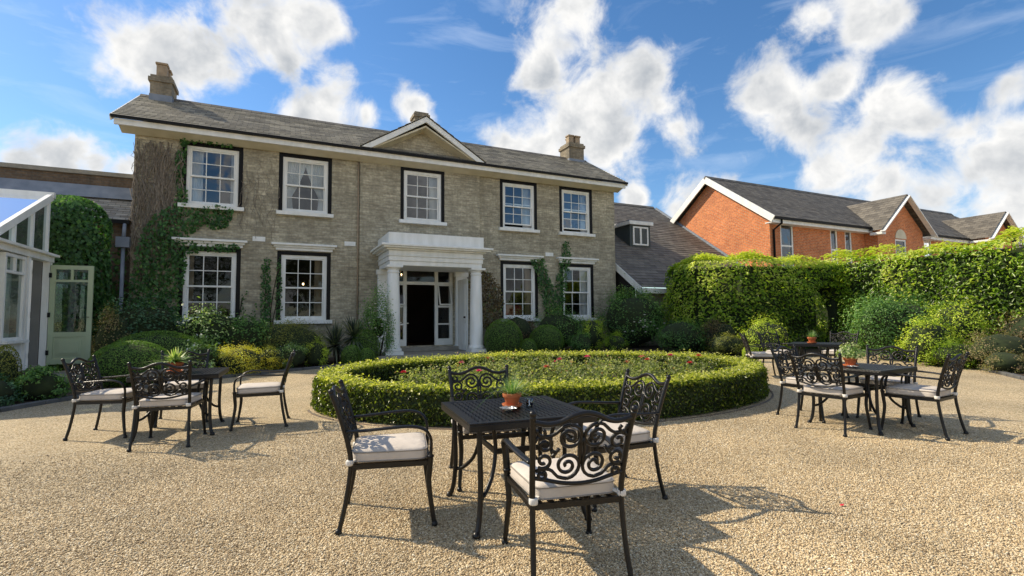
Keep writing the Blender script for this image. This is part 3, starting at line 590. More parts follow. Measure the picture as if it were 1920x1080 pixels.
# porch
mb = MB(); mb.box(2.62, 6.36, 14.72, CBY-.004, .0, .34); part('porch_platform', mb, 'stone', house)
mb = MB(); mb.box(3.35, 5.65, 14.40, 14.716, .0, .21); bevel(part('porch_step', mb, 'stone', house), .01, 1)
mb = MB(); mb.box(3.30, 5.75, CBY-.32, CBY-.006, .342, .47); bevel(part('door_step', mb, 'stone', house), .01, 1)
CY = 15.13
for x in (3.17, 5.83):
    mb = MB(); mb.box(x-.26, x+.26, CY-.26, CY+.26, .342, .44); mb.lathe([(.25, .44), (.262, .47), (.25, .52), (.222, .55), (.215, .58), (.205, 1.2), (.195, 1.9), (.172, 2.76), (.168, 2.78), (.19, 2.80), (.19, 2.83), (.168, 2.845), (.168, 2.89), (.20, 2.92), (.225, 2.95)], 28, (x, CY)); mb.box(x-.24, x+.24, CY-.24, CY+.24, 2.95, 3.015)
    part('column', mb, 'white_paint', house)
    mb = MB(); mb.box(x-.2, x+.2, CBY-.14, CBY-.004, .342, 2.86); mb.box(x-.24, x+.24, CBY-.18, CBY-.004, 2.861, 3.015); mb.box(x-.25, x+.25, CBY-.2, CBY-.005, .343, .50); part('pilaster', mb, 'white_paint', house)
def ring_block(mb, e, z0, z1): mb.box(3.0-e, 6.0+e, 14.93-e, CBY-.004, z0, z1)
mb = MB(); ring_block(mb, -.03, 3.016, 3.15); ring_block(mb, .0, 3.151, 3.29); ring_block(mb, .03, 3.291, 3.33); ring_block(mb, .0, 3.331, 3.47)
ring_block(mb, .08, 3.471, 3.52); ring_block(mb, .20, 3.521, 3.57); ring_block(mb, .26, 3.571, 3.64); ring_block(mb, .02, 3.641, 4.0)
bevel(part('entablature', mb, 'white_paint', house), .008, 1)
# entrance screen with side lights, fanlight and open doors
y = CBY+.22
mb = MB()
a, b, c, d = DOOR
for x0, x1 in ((a, a+.11), (3.88, 3.99), (4.98, 5.09), (b-.11, b)): mb.box(x0, x1, y, y+.1, c, d)
mb.box(a+.111, b-.111, y, y+.1, d-.07, d); mb.box(a+.111, 3.879, y, y+.1, 2.58, 2.68); mb.box(3.991, 4.979, y, y+.1, 2.58, 2.68); mb.box(5.091, b-.111, y, y+.1, 2.58, 2.68)
for x0, x1 in ((a+.111, 3.879), (5.091, b-.111)):
    mb.box(x0, x1, y, y+.1, c, c+.22); mb.box(x0, x1, y+.01, y+.09, 1.20, 1.25); mb.box(x0, x1, y+.01, y+.09, 1.80, 1.87)
scr = part('door_screen', mb, 'white_paint', house)
for x0, x1 in ((a+.111, 3.879), (5.091, b-.111)):
    for z0, z1 in ((c+.22, 1.2), (1.25, 1.8), (2.68, d-.07)):
        mb = MB(); mb.add([(x0, y+.05, z0), (x1, y+.05, z0), (x1, y+.05, z1), (x0, y+.05, z1)], [(0, 1, 2, 3)]); part('pane', mb, 'window_glass', scr)
    mb = MB(); t = .24 if x0 > 5 else .12   # top-hung casement, ajar
    A, B_ = (y-.005, 2.57), (y-.005-t, 1.90)
    for p0, p1 in (((x0, *A), (x0, *B_)), ((x1, *A), (x1, *B_)), ((x0, *A), (x1, *A)), ((x0, *B_), (x1, *B_))): mb.bar(p0, p1, .04, .04, (0, 1, 0) if p0[0] != p1[0] else (1, 0, 0))
    cs = part('casement', mb, 'white_paint', scr)
    mb = MB(); mb.add([(x0, B_[0], B_[1]), (x1, B_[0], B_[1]), (x1, A[0], A[1]), (x0, A[0], A[1])], [(0, 1, 2, 3)]); part('pane', mb, 'window_glass', scr)
mb = MB(); mb.add([(3.99, y+.05, 2.68), (4.98, y+.05, 2.68), (4.98, y+.05, d-.07), (3.99, y+.05, d-.07)], [(0, 1, 2, 3)]); part('pane', mb, 'window_glass', scr)
mb = MB(); mb.box(5.66, 5.71, 15.55, CBY-.21, .36, 2.72)
for z0, z1 in ((.55, 1.25), (1.4, 2.55)): mb.box(5.645, 5.66, 15.68, CBY-.33, z0, z1)
dl = part('door', mb, 'white_paint', house, 'white panelled front door leaf standing open')
mb = MB(); mb.lathe([(.0, 0), (.03, .005), (.036, .025), (.03, .05), (.0, .055)], 12); m = mb.mesh('door_knob', 'iron'); k = link('door_knob', m, dl); k.rotation_euler = (0, -R_(90), 0); k.location = (5.644, 15.66, 1.45)
mb = MB(); mb.box(4.0, 4.05, y+.12, y+1.0, .5, 2.57); part('door', mb, 'room_dark', house, 'dark inner door leaf swung into the hall')

# things inside, seen through glass
def curtain(name, label, x0, x1, z0, z1, y, mat, tie=None, amp=.03, folds=9, group=None):
    mb = MB(); nx, nz = folds*6, 14; V = []
    for j in range(nz+1):
        t = j/nz; z = z0+(z1-z0)*t
        xa, xb = x0, x1
        if tie:   # gathered towards one side at the tie height
            q = .66*(1-((t-.3)/.7))**1.5 if t > .3 else .66-.08*(.3-t)/.3
            if tie < 0: xb = x1-(x1-x0)*q
            else: xa = x0+(x1-x0)*q
        for i in range(nx+1):
            s = i/nx; V.append((xa+(xb-xa)*s, y+amp*math.sin(s*folds*6.283)*(.7+.3*math.sin(t*3+s*9)), z))
    mb.add(V, [(j*(nx+1)+i, j*(nx+1)+i+1, (j+1)*(nx+1)+i+1, (j+1)*(nx+1)+i) for j in range(nz) for i in range(nx)], True)
    return tag(part(name, mb, mat), label, 'curtain', group)
CYY = D+.17
g = 'curtains behind the sash windows'
def cur(i, lvl, side, w, mat, label, tie=0):
    a, b = WIN[i]; z0, z1 = (UZ if lvl else GZ); yy = (CBY if i == 2 else D)+.20
    x0, x1 = (a+.05, a+.05+w) if side < 0 else (b-.05-w, b-.05)
    curtain('curtain', label, x0, x1, z0+.05, z1-.06, yy, mat, tie, group=g)
cur(0, 1, -1, .34, 'curtain_white', 'white net curtain at the left of the upper window beside the ivy')
cur(0, 1, 1, .16, 'curtain_white', 'narrow white net curtain at the right of the upper window beside the ivy')
cur(1, 1, -1, .62, 'curtain_white', 'left tied-back white curtain in the second upper window from the left', -1)
cur(1, 1, 1, .62, 'curtain_white', 'right tied-back white curtain in the second upper window from the left', 1)
cur(2, 1, 1, .34, 'curtain_white', 'pale curtain at the right of the upper window over the porch')
cur(3, 1, 1, .36, 'curtain_white', 'pale curtain in the upper window just right of the pediment')
cur(4, 1, 1, .28, 'curtain_white', 'pale curtain in the rightmost upper window')
cur(1, 0, 1, .30, 'curtain_beige', 'cream curtain in the ground floor window left of the porch')
cur(0, 0, -1, .18, 'curtain_beige', 'dark curtain edge in the ground floor window beside the ivy')
cur(3, 0, 1, .30, 'curtain_beige', 'beige curtain in the ground floor window just right of the porch')
cur(4, 0, 1, .34, 'curtain_white', 'grey striped curtain in the rightmost ground floor window')
ac = thing('armchair', 'deep red armchair inside the ground floor window right of the porch', 'armchair', (8.0, D+.85, .48))
mb = MB(); mb.box(-.42, .42, -.4, .35, .12, .45); bevel(part('seat', mb, 'red_fabric', ac), .05, 3)
mb = MB(); mb.box(-.45, .45, -.5, -.36, .12, 1.42); bevel(part('backrest', mb, 'red_fabric', ac), .06, 3)
for s in (-1, 1):
    mb = MB(); mb.box(min(s*.44, s*.56), max(s*.44, s*.56), -.45, .35, .1, .66); bevel(part('armrest', mb, 'red_fabric', ac), .04, 3)
    for yy in (-.4, .3): mb = MB(); mb.box(s*.45-.03, s*.45+.03, yy-.03, yy+.03, 0, .12); part('leg', mb, 'floor_wood', ac)
def lamp(name, label, loc, n, drop):
    t = thing(name, label, 'lamp', loc); mb = MB(); mb.tube([(0, 0, 0), (0, 0, drop)], .012, 6)
    for k in range(n): a = 6.283*k/n; mb.tube([(0, 0, 0), (.10*math.cos(a), .10*math.sin(a), -.06), (.2*math.cos(a), .2*math.sin(a), .0)], .008, 6)
    part('arm', mb, 'cream_paint', t)
    for k in range(n): a = 6.283*k/n; mb = MB(); mb.ellipsoid((.2*math.cos(a), .2*math.sin(a), .04), (.028, .028, .042), 10, 6); part('bulb', mb, 'bulb', t)
lamp('hall_chandelier', 'lit brass chandelier hanging in the entrance hall', (4.2, D+2.0, 3.05), 5, 1.05)
lamp('wall_lamp', 'lit wall lamp inside the ground floor window left of the porch', (1.05, D+2.6, 2.65), 2, .2)

# ------------------------------------------------------------------ buildings to the right
slh = thing('slate_outbuilding', 'low wing with long grey tiled roof and dormer right of the house', 'building', (16, 18, .3), world=True)
SK = .675; SE = (15.25, 2.50)
def sz(yy): return SE[1]+SK*(yy-SE[0])
mb = MB(); roof_plane(mb, 12.68, 20.28, SE[0], SE[1]+.05, 23.2, sz(23.2)+.05, 42); roof_plane(mb, 12.68, 20.28, 31.1, SE[1]+.05, 23.2, sz(23.2)+.05, 10)
part('roof', mb, 'grey_tile', slh)
mb = MB(); mb.prismx([(23.05, sz(23.2)), (23.2, sz(23.2)+.14), (23.35, sz(23.2))], 12.7, 20.28); part('ridge', mb, 'grey_tile', slh)
mb = MB(); mb.bar((12.66, SE[0]-.05, SE[1]-.12), (12.66, 17.3, sz(17.3)-.08), .03, .24); part('bargeboard', mb, 'white_paint', slh)
mb = MB(); mb.box(12.64, 20.2, SE[0]-.07, SE[0]-.03, SE[1]-.18, SE[1]-.002); part('eaves_board', mb, 'white_paint', slh)
mb = MB(); mb.box(12.9, 20.2, 15.7, 15.9, .1, 2.55); part('front_wall', mb, 'house_brick', slh)
mb = MB(); mb.box(12.58, 20.2, 30.8, 31, .1, 2.6); part('rear_wall', mb, 'house_brick', slh)
mb = MB(); mb.prismx([(15.92, .1), (30.7, .1), (30.7, 2.55), (23.2, sz(23.2)-.03), (15.92, sz(15.92)-.03)], 12.78, 12.9); part('gable_shade_wall', mb, 'room_dark', slh)  # brick end wall coloured near black to give the shade under the roof
# dormer
DX0, DX1, DY = 14.6, 15.78, 18.3
dz0, dz1 = sz(DY)-.02, 5.66
yb = SE[0]+(dz1+.06-SE[1])/SK
mb = MB(); mb.prismx([(DY, dz0), (DY, dz1), (yb, dz1), (yb, dz1+.0)], DX0, DX1); dm = part('dormer', mb, 'dark_clad', slh)
mb = MB(); mb.box(DX0-.1, DX1+.1, DY-.12, yb+.2, dz1+.003, dz1+.16); part('dormer_fascia', mb, 'white_paint', dm)
mb = MB(); mb.box(DX0-.08, DX1+.08, DY-.1, yb+.2, dz1+.162, dz1+.19); part('dormer_roof', mb, 'lead', dm)
mb = MB(); a, b, c, d = DX0+.15, DX1-.15, dz0+.18, dz1-.08
for q in ((a, b, c, c+.07), (a, b, d-.07, d), (a, a+.07, c+.07, d-.07), (b-.07, b, c+.07, d-.07), ((a+b)/2-.05, (a+b)/2+.05, c+.07, d-.07)): mb.box(q[0], q[1], DY-.05, DY-.004, q[2], q[3])
w = part('window', mb, 'white_paint', slh)
for x0, x1 in ((a+.07, (a+b)/2-.05), ((a+b)/2+.05, b-.07)): mb = MB(); mb.add([(x0, DY-.02, c+.07), (x1, DY-.02, c+.07), (x1, DY-.02, d-.07), (x0, DY-.02, d-.07)], [(0, 1, 2, 3)]); part('pane', mb, 'window_glass', w)
mb = MB(); mb.lathe([(.11, 0), (.07, .06), (.045, .08), (.045, .55)], 10); me = mb.mesh('soil_vent_pipe', 'mortar_white'); o = link('soil_vent_pipe', me, slh); o.location = Vector((14.55, 19.6, sz(19.6)+.05))-slh.location

rb = thing('red_brick_building', 'long orange red brick building with tiled gables behind the tall hedge', 'building', (24, 15.5, .3), world=True)
BX, BY, BE, BRY, BRZ = 20.34, 15.53, 5.90, 18.9, 8.5
wl = []
fwin = [(21.05, 21.95, 3.6, 5.72), (24.7, 25.25, 3.6, 5.70), (25.85, 26.4, 3.6, 5.70), (33.0, 33.8, 4.2, 5.7), (35.2, 36.0, 4.2, 5.7)]
mb = MB(); wall_y(mb, BX, 44, .1, BE, BY, fwin, .1)
mb.add([(BX, BY, .1), (BX, 2*BRY-BY, .1), (BX, 2*BRY-BY, BE), (BX, BRY, BRZ-.1), (BX, BY, BE)], [(0, 1, 2, 3, 4)])
mb.add([(44, BY, .1), (44, 2*BRY-BY, .1), (44, 2*BRY-BY, BE), (44, BRY, BRZ-.1), (44, BY, BE)], [(0, 1, 2, 3, 4)])
mb.add([(BX, 2*BRY-BY, .1), (44, 2*BRY-BY, .1), (44, 2*BRY-BY, BE), (BX, 2*BRY-BY, BE)], [(0, 1, 2, 3)])
rawpart('brick_wall', mb, 'red_brick', rb)
mb = MB(); roof_plane(mb, BX-.32, 44, BY-.42, BE-.02, BRY, BRZ+.1, 26); roof_plane(mb, BX-.32, 44, 2*BRY-BY+.42, BE-.02, BRY, BRZ+.1, 14); rr = part('tiled_roof', mb, 'grey_tile', rb)
mb = MB(); mb.prismx([(BRY-.14, BRZ+.04), (BRY, BRZ+.2), (BRY+.14, BRZ+.04)], BX-.33, 44); part('ridge', mb, 'grey_tile', rr)
for k, yy in enumerate((BY-.46, 2*BRY-BY+.46)): mb = MB(); mb.bar((BX-.33-.004*k, yy, BE-.15), (BX-.33-.004*k, BRY, BRZ-.02), .05, .30); part('bargeboard', mb, 'white_paint', rr)
mb = MB(); mb.box(BX-.3, 44, BY-.40, BY-.36, BE-.30, BE-.10); mb.box(BX-.3, 44, BY-.355, BY-.004, BE-.30, BE-.26); part('fascia', mb, 'white_paint', rr)
mb = MB(); mb.box(BX-.28, 44, BY-.50, BY-.405, BE-.14, BE-.05); part('gutter', mb, 'gutter_black', rr)
mb = MB(); mb.tube([(BX+.25, BY-.44, BE-.12), (BX+.25, BY-.44, BE-.3), (BX+.2, BY-.06, BE-.55), (BX+.2, BY-.06, .2)], .045, 8); part('downpipe', mb, 'gutter_black', rb)
mb = MB(); mb.bar((BX-.04, 14.9, sz(14.9)+.12), (BX-.04, 23, sz(23)+.12), .07, .12); part('lead_flashing', mb, 'lead', rb)
def simple_window(parent, x0, x1, z0, z1, y, arch=False):
    mb = MB(); f = .09
    for q in ((x0, x1, z0, z0+f), (x0, x1, z1-f, z1), (x0, x0+f, z0+f, z1-f), (x1-f, x1, z0+f, z1-f), (x0+f, x1-f, (z0+z1)/2-.04, (z0+z1)/2+.04)): mb.box(q[0], q[1], y, y+.08, q[2], q[3])
    w = part('window', mb, 'white_paint', parent)
    for c, d in ((z0+f, (z0+z1)/2-.04), ((z0+z1)/2+.04, z1-f)): mb = MB(); mb.add([(x0+f, y+.04, c), (x1-f, y+.04, c), (x1-f, y+.04, d), (x0+f, y+.04, d)], [(0, 1, 2, 3)]); part('pane', mb, 'upper_glass', w)
    mb = MB(); mb.box(x0+f, x1-f, y+.16, y+.2, z0+f, z1-f); part('dark_backing', mb, 'room_dark', w)  # near-black panel standing in for the dark room behind the panes
for q in fwin: simple_window(rb, *q, BY+.02)
def bay(x0, x1, y, eave, apex, wx0, wx1):
    xc = (x0+x1)/2
    mb = MB(); wz0, wz1 = 3.4, 5.35
    wall_y(mb, x0, x1, .1, eave, y, [(wx0, wx1, wz0, wz1)], .1)
    mb.add([(x0, y, eave), (x1, y, eave), (xc, y, apex)], [(0, 1, 2)])
    for x in (x0, x1): mb.add([(x, y, .1), (x, BY, .1), (x, BY, eave), (x, y, eave)], [(0, 1, 2, 3)])
    rawpart('gable_bay', mb, 'red_brick', rb)
    k = (BRZ-BE)/(BRY-BY); mb = MB(); o = .35
    for s, xe in ((-1, x0-o), (1, x1+o)):
        ze = eave-(apex-eave)/(xc-x0)*o+.1; ytop = BY-.42+(apex+.12-BE)/k; ylow = BY-.42+max(0, (ze-BE)/k)
        for i in range(14):
            t0, t1 = i/14, min(1, (i+1.2)/14); f = lambda t: (xe+(xc-xe)*t, ze+(apex+.12-ze)*t, ylow+(ytop-ylow)*t+.2)
            (xa, za, ya), (xb, zb, yb) = f(t0), f(t1)
            mb.add([(xa, y-.4, za+.03), (xa, ya, za+.03), (xb, yb, zb), (xb, y-.4, zb), (xa, y-.4, za), (xa, ya, za)], [(0, 1, 2, 3), (0, 4, 5, 1), (4, 0, 3)])
    part('bay_roof', mb, 'grey_tile_side', rr)
    mb = MB()
    for xe in (x0-o, x1+o):
        ze = eave-(apex-eave)/(xc-x0)*o+.1; mb.bar((xe, y-.42, ze-.1), (xc, y-.42, apex), .05, .24, (0, 1, 0))
        mb.box(min(xe, xe+(o if xe < xc else -o)), max(xe, xe+(o if xe < xc else -o)), y-.38, BY-.45, ze-.22, ze-.1)
    part('bargeboard', mb, 'white_paint', rr)
    simple_window(rb, wx0, wx1, wz0, wz1, y+.02)
    r = (wx1-wx0)/2; pts = [(wx0+r+r*math.cos(a), wz1+.03+r*math.sin(a)*1.0) for a in np.linspace(0, math.pi, 13)]
    mb = MB(); mb.prism(pts, y-.03, y-.004); part('arch_panel', mb, 'cream_paint', rb)
bay(27.5, 31.6, 14.9, 5.85, 7.55, 29.0, 30.0)
bay(37.3, 40.6, 14.5, 6.0, 7.35, 38.5, 39.4)

# ------------------------------------------------------------------ buildings to the left
lr = thing('brick_range', 'low old brick range with parapet and slate lean-to left of the house', 'building', (-7, 18, .3), world=True)
mb = MB(); mb.box(-22, -3.66, 18, 18.35, .1, 5.62); part('brick_wall', mb, 'old_brick', lr)
mb = MB(); mb.box(-22, -3.66, 17.93, 18.42, 5.622, 5.74); part('coping', mb, 'stone', lr)
mb = MB(); mb.prismx([(17.97, 5.32), (17.99, 4.96), (17.72, 4.93), (17.95, 5.32)], -22, -3.66); part('lead_flashing', mb, 'lead', lr)
mb = MB(); roof_plane(mb, -22, -3.68, 16.75, 4.17, 17.98, 5.02, 9); part('lean_to_roof', mb, 'pale_slate', lr)
mb = MB(); mb.box(-22, -3.68, 17.0, 17.2, .1, 4.2); part('lean_to_wall', mb, 'old_brick', lr)
mb = MB(); mb.box(-22, -3.68, 16.68, 16.76, 4.06, 4.15); part('gutter', mb, 'gutter_black', lr)
mb = MB(); mb.tube([(-3.78, 16.66, .2), (-3.78, 16.66, 3.4)], .045, 10); mb.box(-3.93, -3.63, 16.55, 16.78, 3.4, 3.68); mb.tube([(-3.78, 16.66, 3.68), (-3.78, 16.72, 4.06)], .045, 8); part('downpipe', mb, 'lead', lr)
mb = MB()
for k in range(6): mb.box(-5.2, -4.2, 16.95, 16.985, 3.2+k*.09, 3.26+k*.09)
part('louvre', mb, 'grey_tile', lr)

cv = thing('conservatory', 'white framed glass conservatory with sloping glazed roof at the left edge', 'conservatory', (-5.5, 12, .1), world=True)
CX = -4.46
mb = MB(); mb.box(-8.5, CX+.05, 11.5, 13.98, -.1, .46); part('base_wall', mb, 'old_brick', cv)
mb = MB(); mb.box(-8.4, CX-.05, 11.6, 13.9, .462, .5); part('floor', mb, 'stone', cv)
mb = MB(); mb.box(CX-.08, CX+.02, 11.52, 12.86, .463, 1.0); mb.box(-8.4, CX-.081, 11.52, 11.62, .463, 1.0); part('dwarf_wall', mb, 'white_paint', cv)
mb = MB(); mb.box(-8.5, CX-.07, 13.86, 13.98, .463, 4.0); part('rear_wall', mb, 'inner_grey', cv)
mb = MB(); mb.box(-8.5, -8.405, 11.6, 13.8, .463, 2.7); part('side_wall', mb, 'inner_grey', cv)
mb = MB()
for yy in (13.93, 12.90): mb.box(CX-.06, CX+.06, yy-.06, yy+.06, .47, 2.68)
mb.box(CX-.08, CX+.08, 11.45, 14.02, 2.682, 2.80); mb.box(CX-.04, CX+.16, 11.4, 14.06, 2.802, 2.85); mb.box(-8.5, CX-.081, 11.45, 11.6, 2.70, 2.86)
for yy in (12.3, 13.05, 13.78): mb.box(CX-.04, CX+.04, yy-.035, yy+.035, 2.852, 4.04+(yy-13.95)*.5)
for xx in (CX, -5.4, -6.35, -7.3, -8.3): mb.box(xx-.05, xx+.05, 11.52, 11.62, 1.001, 2.69)
part('frame_post', mb, 'white_paint', cv)
def crz(yy): return 4.08+(yy-13.95)*.5
mb = MB()
for x in (CX, -5.35, -6.25, -7.15, -8.05): mb.bar((x, 11.45, crz(11.45)+.03), (x, 13.95, crz(13.95)+.03), .08, .14 if x == CX else .07)
mb.box(-8.5, CX+.06, 13.9, 14.0, 4.08, 4.2); part('rafter', mb, 'white_paint', cv)
for x0, x1 in zip((-5.31, -6.21, -7.11, -8.01), (CX-.04, -5.39, -6.29, -7.19)):
    mb = MB(); mb.add([(x0, 11.45, crz(11.45)+.04), (x1, 11.45, crz(11.45)+.04), (x1, 13.9, crz(13.9)+.04), (x0, 13.9, crz(13.9)+.04)], [(0, 1, 2, 3)]); part('roof_pane', mb, 'roof_glass', cv)
for y0, y1 in ((11.64, 12.26), (12.34, 13.01), (13.09, 13.74)):
    mb = MB(); mb.add([(CX, y0, 2.86), (CX, y1, 2.86), (CX, y1, crz(y1)-.04), (CX, y0, crz(y0)-.04)], [(0, 1, 2, 3)]); part('gable_pane', mb, 'consv_glass', cv)
def side_window(y0, y1, z0, z1):
    mb = MB(); f = .06
    for q in ((y0, y1, z0, z0+f), (y0, y1, z1-f, z1), (y0, y0+f, z0+f, z1-f), (y1-f, y1, z0+f, z1-f), (y0+f, y1-f, z1-.36, z1-.31), ((y0+y1)/2-.02, (y0+y1)/2+.02, z1-.31, z1-f)): mb.box(CX-.03, CX+.05, q[0], q[1], q[2], q[3])
    mb.box(CX-.02, CX+.14, y0-.03, y1+.03, z0-.05, z0-.002)
    w = part('window', mb, 'white_paint', cv)
    for a, b, c, d in ((y0+f, y1-f, z0+f, z1-.36), (y0+f, (y0+y1)/2-.02, z1-.31, z1-f), ((y0+y1)/2+.02, y1-f, z1-.31, z1-f)):
        mb = MB(); mb.add([(CX+.01, a, c), (CX+.01, b, c), (CX+.01, b, d), (CX+.01, a, d)], [(0, 1, 2, 3)]); part('pane', mb, 'consv_glass', w)
side_window(11.95, 12.78, 1.06, 2.66)
for x0, x1 in zip((-5.35, -6.3, -7.25, -8.25), (CX-.05, -5.45, -6.4, -7.35)):
    mb = MB(); mb.add([(x0, 11.57, 1.0), (x1, 11.57, 1.0), (x1, 11.57, 2.69), (x0, 11.57, 2.69)], [(0, 1, 2, 3)]); part('front_pane', mb, 'consv_glass', cv)
def french_door(hx, hy, ang, mat, label):
    w, h = .74, 2.12; t = bpy.data.objects.new('door', None)
    mb = MB(); st = .09
    for q in ((0, w, 0, .12), (0, w, h-.09, h), (0, st, .12, h-.09), (w-st, w, .12, h-.09), (st, w-st, .58, .68), (st, w-st, h-.36, h-.31), (w/2-.02, w/2+.02, h-.31, h-.09)): mb.box(q[0], q[1], -.022, .022, q[2], q[3])
    mb.box(st+.002, w-st-.002, -.006, .006, .122, .578); mb.box(st+.07, w-st-.07, -.022, .022, .19, .51)
    mb.box(st+.11, w-st-.11, -.034, .034, .23, .47)
    o = part('door', mb, mat, cv, label); o.location = Vector((hx, hy, .5))-cv.location; o.rotation_euler = (0, 0, ang)
    for a, b, c, d in ((st, w-st, .68, h-.36), (st, w/2-.02, h-.31, h-.09), (w/2+.02, w-st, h-.31, h-.09)):
        mb = MB(); mb.add([(a, 0, c), (b, 0, c), (b, 0, d), (a, 0, d)], [(0, 1, 2, 3)]); part('pane', mb, 'consv_glass', o)
    for z in (.25, 1.05, 1.9): mb = MB(); mb.box(-.02, .03, -.03, -.0225, z-.05, z+.05); part('hinge', mb, 'iron', o)
    mb = MB(); mb.tube([(w-.045, -.03, 1.0), (w-.045, -.065, 1.0), (w-.15, -.065, 1.0)], .008, 6); part('door_handle', mb, 'iron', o)
french_door(CX+.075, 13.88, R_(-3), 'green_door', 'pale green glazed door leaf standing open')
french_door(CX+.07, 12.93, R_(112), 'white_paint', 'white glazed door leaf seen edge on')
mb = MB(); mb.box(CX+.06, -3.5, 12.85, 14.3, .0, .33); bevel(part('door_step', mb, 'stone', cv), .012, 1)
for k, (yy0, yy1) in enumerate(((11.98, 12.16), (12.58, 12.74))): 
    mb = MB(); n = 24; V = [(CX-.16+.03*math.sin(i*1.6), yy0+(yy1-yy0)*i/n, z) for z in (1.05, 2.6) for i in range(n+1)]; mb.add(V, [(i, i+1, n+2+i, n+1+i) for i in range(n)], True)
    tag(part('curtain', mb, 'curtain_white'), ['near', 'far'][k]+' white curtain inside the conservatory side window', 'curtain', g)

# ------------------------------------------------------------------ garden furniture
def smooth(pts, n=6):
    P = [Vector(p) for p in pts]; out = []
    for i in range(len(P)-1):
        p0, p1, p2, p3 = P[max(i-1, 0)], P[i], P[i+1], P[min(i+2, len(P)-1)]
        for k in range(n):
            t = k/n; out.append(.5*((2*p1)+(p2-p0)*t+(2*p0-5*p1+4*p2-p3)*t*t+(3*p1-p0-3*p2+p3)*t**3))
    return out+[P[-1]]
POST = [(.268, -.315, 0), (.256, -.275, .18), (.250, -.245, .42), (.254, -.267, .58), (.266, -.325, .78), (.276, -.368, .90)]
def post_at(z):
    for a, b in zip(POST[:-1], POST[1:]):
        if z <= b[2]: t = (z-a[2])/(b[2]-a[2]); return a[0]+(b[0]-a[0])*t, a[1]+(b[1]-a[1])*t
    return POST[-1][:2]
def bk(u, z):
    x, y = post_at(z); return (u/.25*x, y-.018*(1-(u/.25)**2), z)
def spiral(cu, cz, r0, r1, a0, turns, n=30, sgn=1):
    return [(cu+(r0+(r1-r0)*t)*math.cos(a0+sgn*turns*6.283*t), cz+(r0+(r1-r0)*t)*math.sin(a0+sgn*turns*6.283*t)) for t in (np.linspace(0, 1, n)**.9)]
def make_chair():
    t = thing('garden_chair', '', 'chair')
    for s in (-1, 1):
        mb = MB(); p = smooth([(s*x, y, z) for x, y, z in POST]); mb.tube(p, [.0155 if v.z < .45 else .0165 for v in p], 8)
        mb.ellipsoid((s*.277, -.371, .91), (.019, .019, .02), 10, 6); mb.lathe([(.021, 0), (.024, .008), (.016, .03)], 10, (s*.268, -.315))
        part('rear_leg', mb, 'iron', t)
        mb = MB(); p = smooth([(s*.278, .30, 0), (s*.268, .278, .14), (s*.258, .262, .28), (s*.262, .268, .38), (s*.268, .272, .46)]); mb.tube(p, [.0145+.006*(v.z/.46) for v in p], 8)
        mb.lathe([(.019, 0), (.022, .008), (.015, .03)], 10, (s*.278, .30)); mb.ellipsoid((s*.268, .272, .455), (.025, .025, .014), 10, 6)
        part('front_leg', mb, 'iron', t)
        mb = MB(); p = smooth([(s*.262, -.270, .645), (s*.280, -.15, .650), (s*.297, .02, .662), (s*.298, .15, .664), (s*.290, .235, .635), (s*.276, .272, .575), (s*.268, .276, .50), (s*.268, .273, .45)]); mb.tube(p, [.0215]*len(p), 8, flat=.5)
        part('armrest', mb, 'iron', t)
    mb = MB()   # serpentine top rail
    top = [(-.25, .868), (-.215, .858), (-.17, .852), (-.12, .862), (-.06, .892), (0, .905), (.06, .892), (.12, .862), (.17, .852), (.215, .858), (.25, .868)]
    mb.tube(smooth([bk(u, z) for u, z in top], 4), .0145, 8); part('top_rail', mb, 'iron', t)
    mb = MB(); bot = [(-.25, .565), (-.17, .548), (-.09, .53), (0, .523), (.09, .53), (.17, .548), (.25, .565)]
    mb.tube(smooth([bk(u, z) for u, z in bot], 4), .011, 8); part('bottom_rail', mb, 'iron', t)
    mb = MB(); cr = .0098
    for s in (-1, 1):
        C = []
        C.append([(u, z) for u, z in [(-.232, .825), (-.225, .800), (-.205, .790), (-.19, .806), (-.2, .825)]])            # small corner curl
        C.append([(-.205, .790), (-.17, .787), (-.135, .806), (-.10, .838), (-.07, .846)])                              # S sweep into the big scroll
        C.append(spiral(-.068, .778, .068, .010, 1.57, 1.75, 40, -1))                                                      # big upper scroll
        C.append([(-.222, .790), (-.245, .75)]); C.append(spiral(-.192, .742, .045, .012, 2.3, 1.25, 26, -1))               # side scrolls
        C.append(spiral(-.196, .655, .043, .012, -2.2, 1.2, 26, 1))
        C.append([(-.160, .715), (-.135, .70), (-.12, .72)]); C.append([(-.157, .675), (-.14, .69), (-.135, .70)])
        C.append(spiral(-.073, .625, .072, .010, -1.57, 1.8, 40, 1))                                                       # big lower scroll
        C.append([(-.073, .553), (-.12, .565), (-.15, .598), (-.185, .612), (-.235, .60)])
        C.append(spiral(-.205, .575, .026, .008, 1.2, 1.15, 18, -1))
        C.append([(-.004, .775), (-.012, .70), (-.004, .63)])
        for c in C: mb.tube(smooth([bk(-s*u, z) for u, z in c], 2) if len(c) < 10 else [bk(-s*u, z) for u, z in c], cr, 6)
    part('scrollwork', mb, 'iron', t)
    mb = MB()
    for s in (-1, 1): mb.bar((s*.25, -.243, .41), (s*.262, .265, .41), .022, .03)
    mb.bar((-.238, -.243, .41), (.238, -.243, .41), .022, .03); mb.bar((-.25, .265, .41), (.25, .265, .41), .022, .03)
    for k in range(7): x = -.20+k*.4/6; mb.bar((x, -.231, .414), (x, .253, .414), .03, .008)
    part('seat_frame', mb, 'iron', t)
    n = 40; out = []
    for k in range(n):
        a = 6.283*k/n; c, s_ = math.cos(a), math.sin(a); e = .22; x, y = math.copysign(abs(c)**e, c), math.copysign(abs(s_)**e, s_); out.append((x*(.246+.014*y)-0, y*.248+.012))
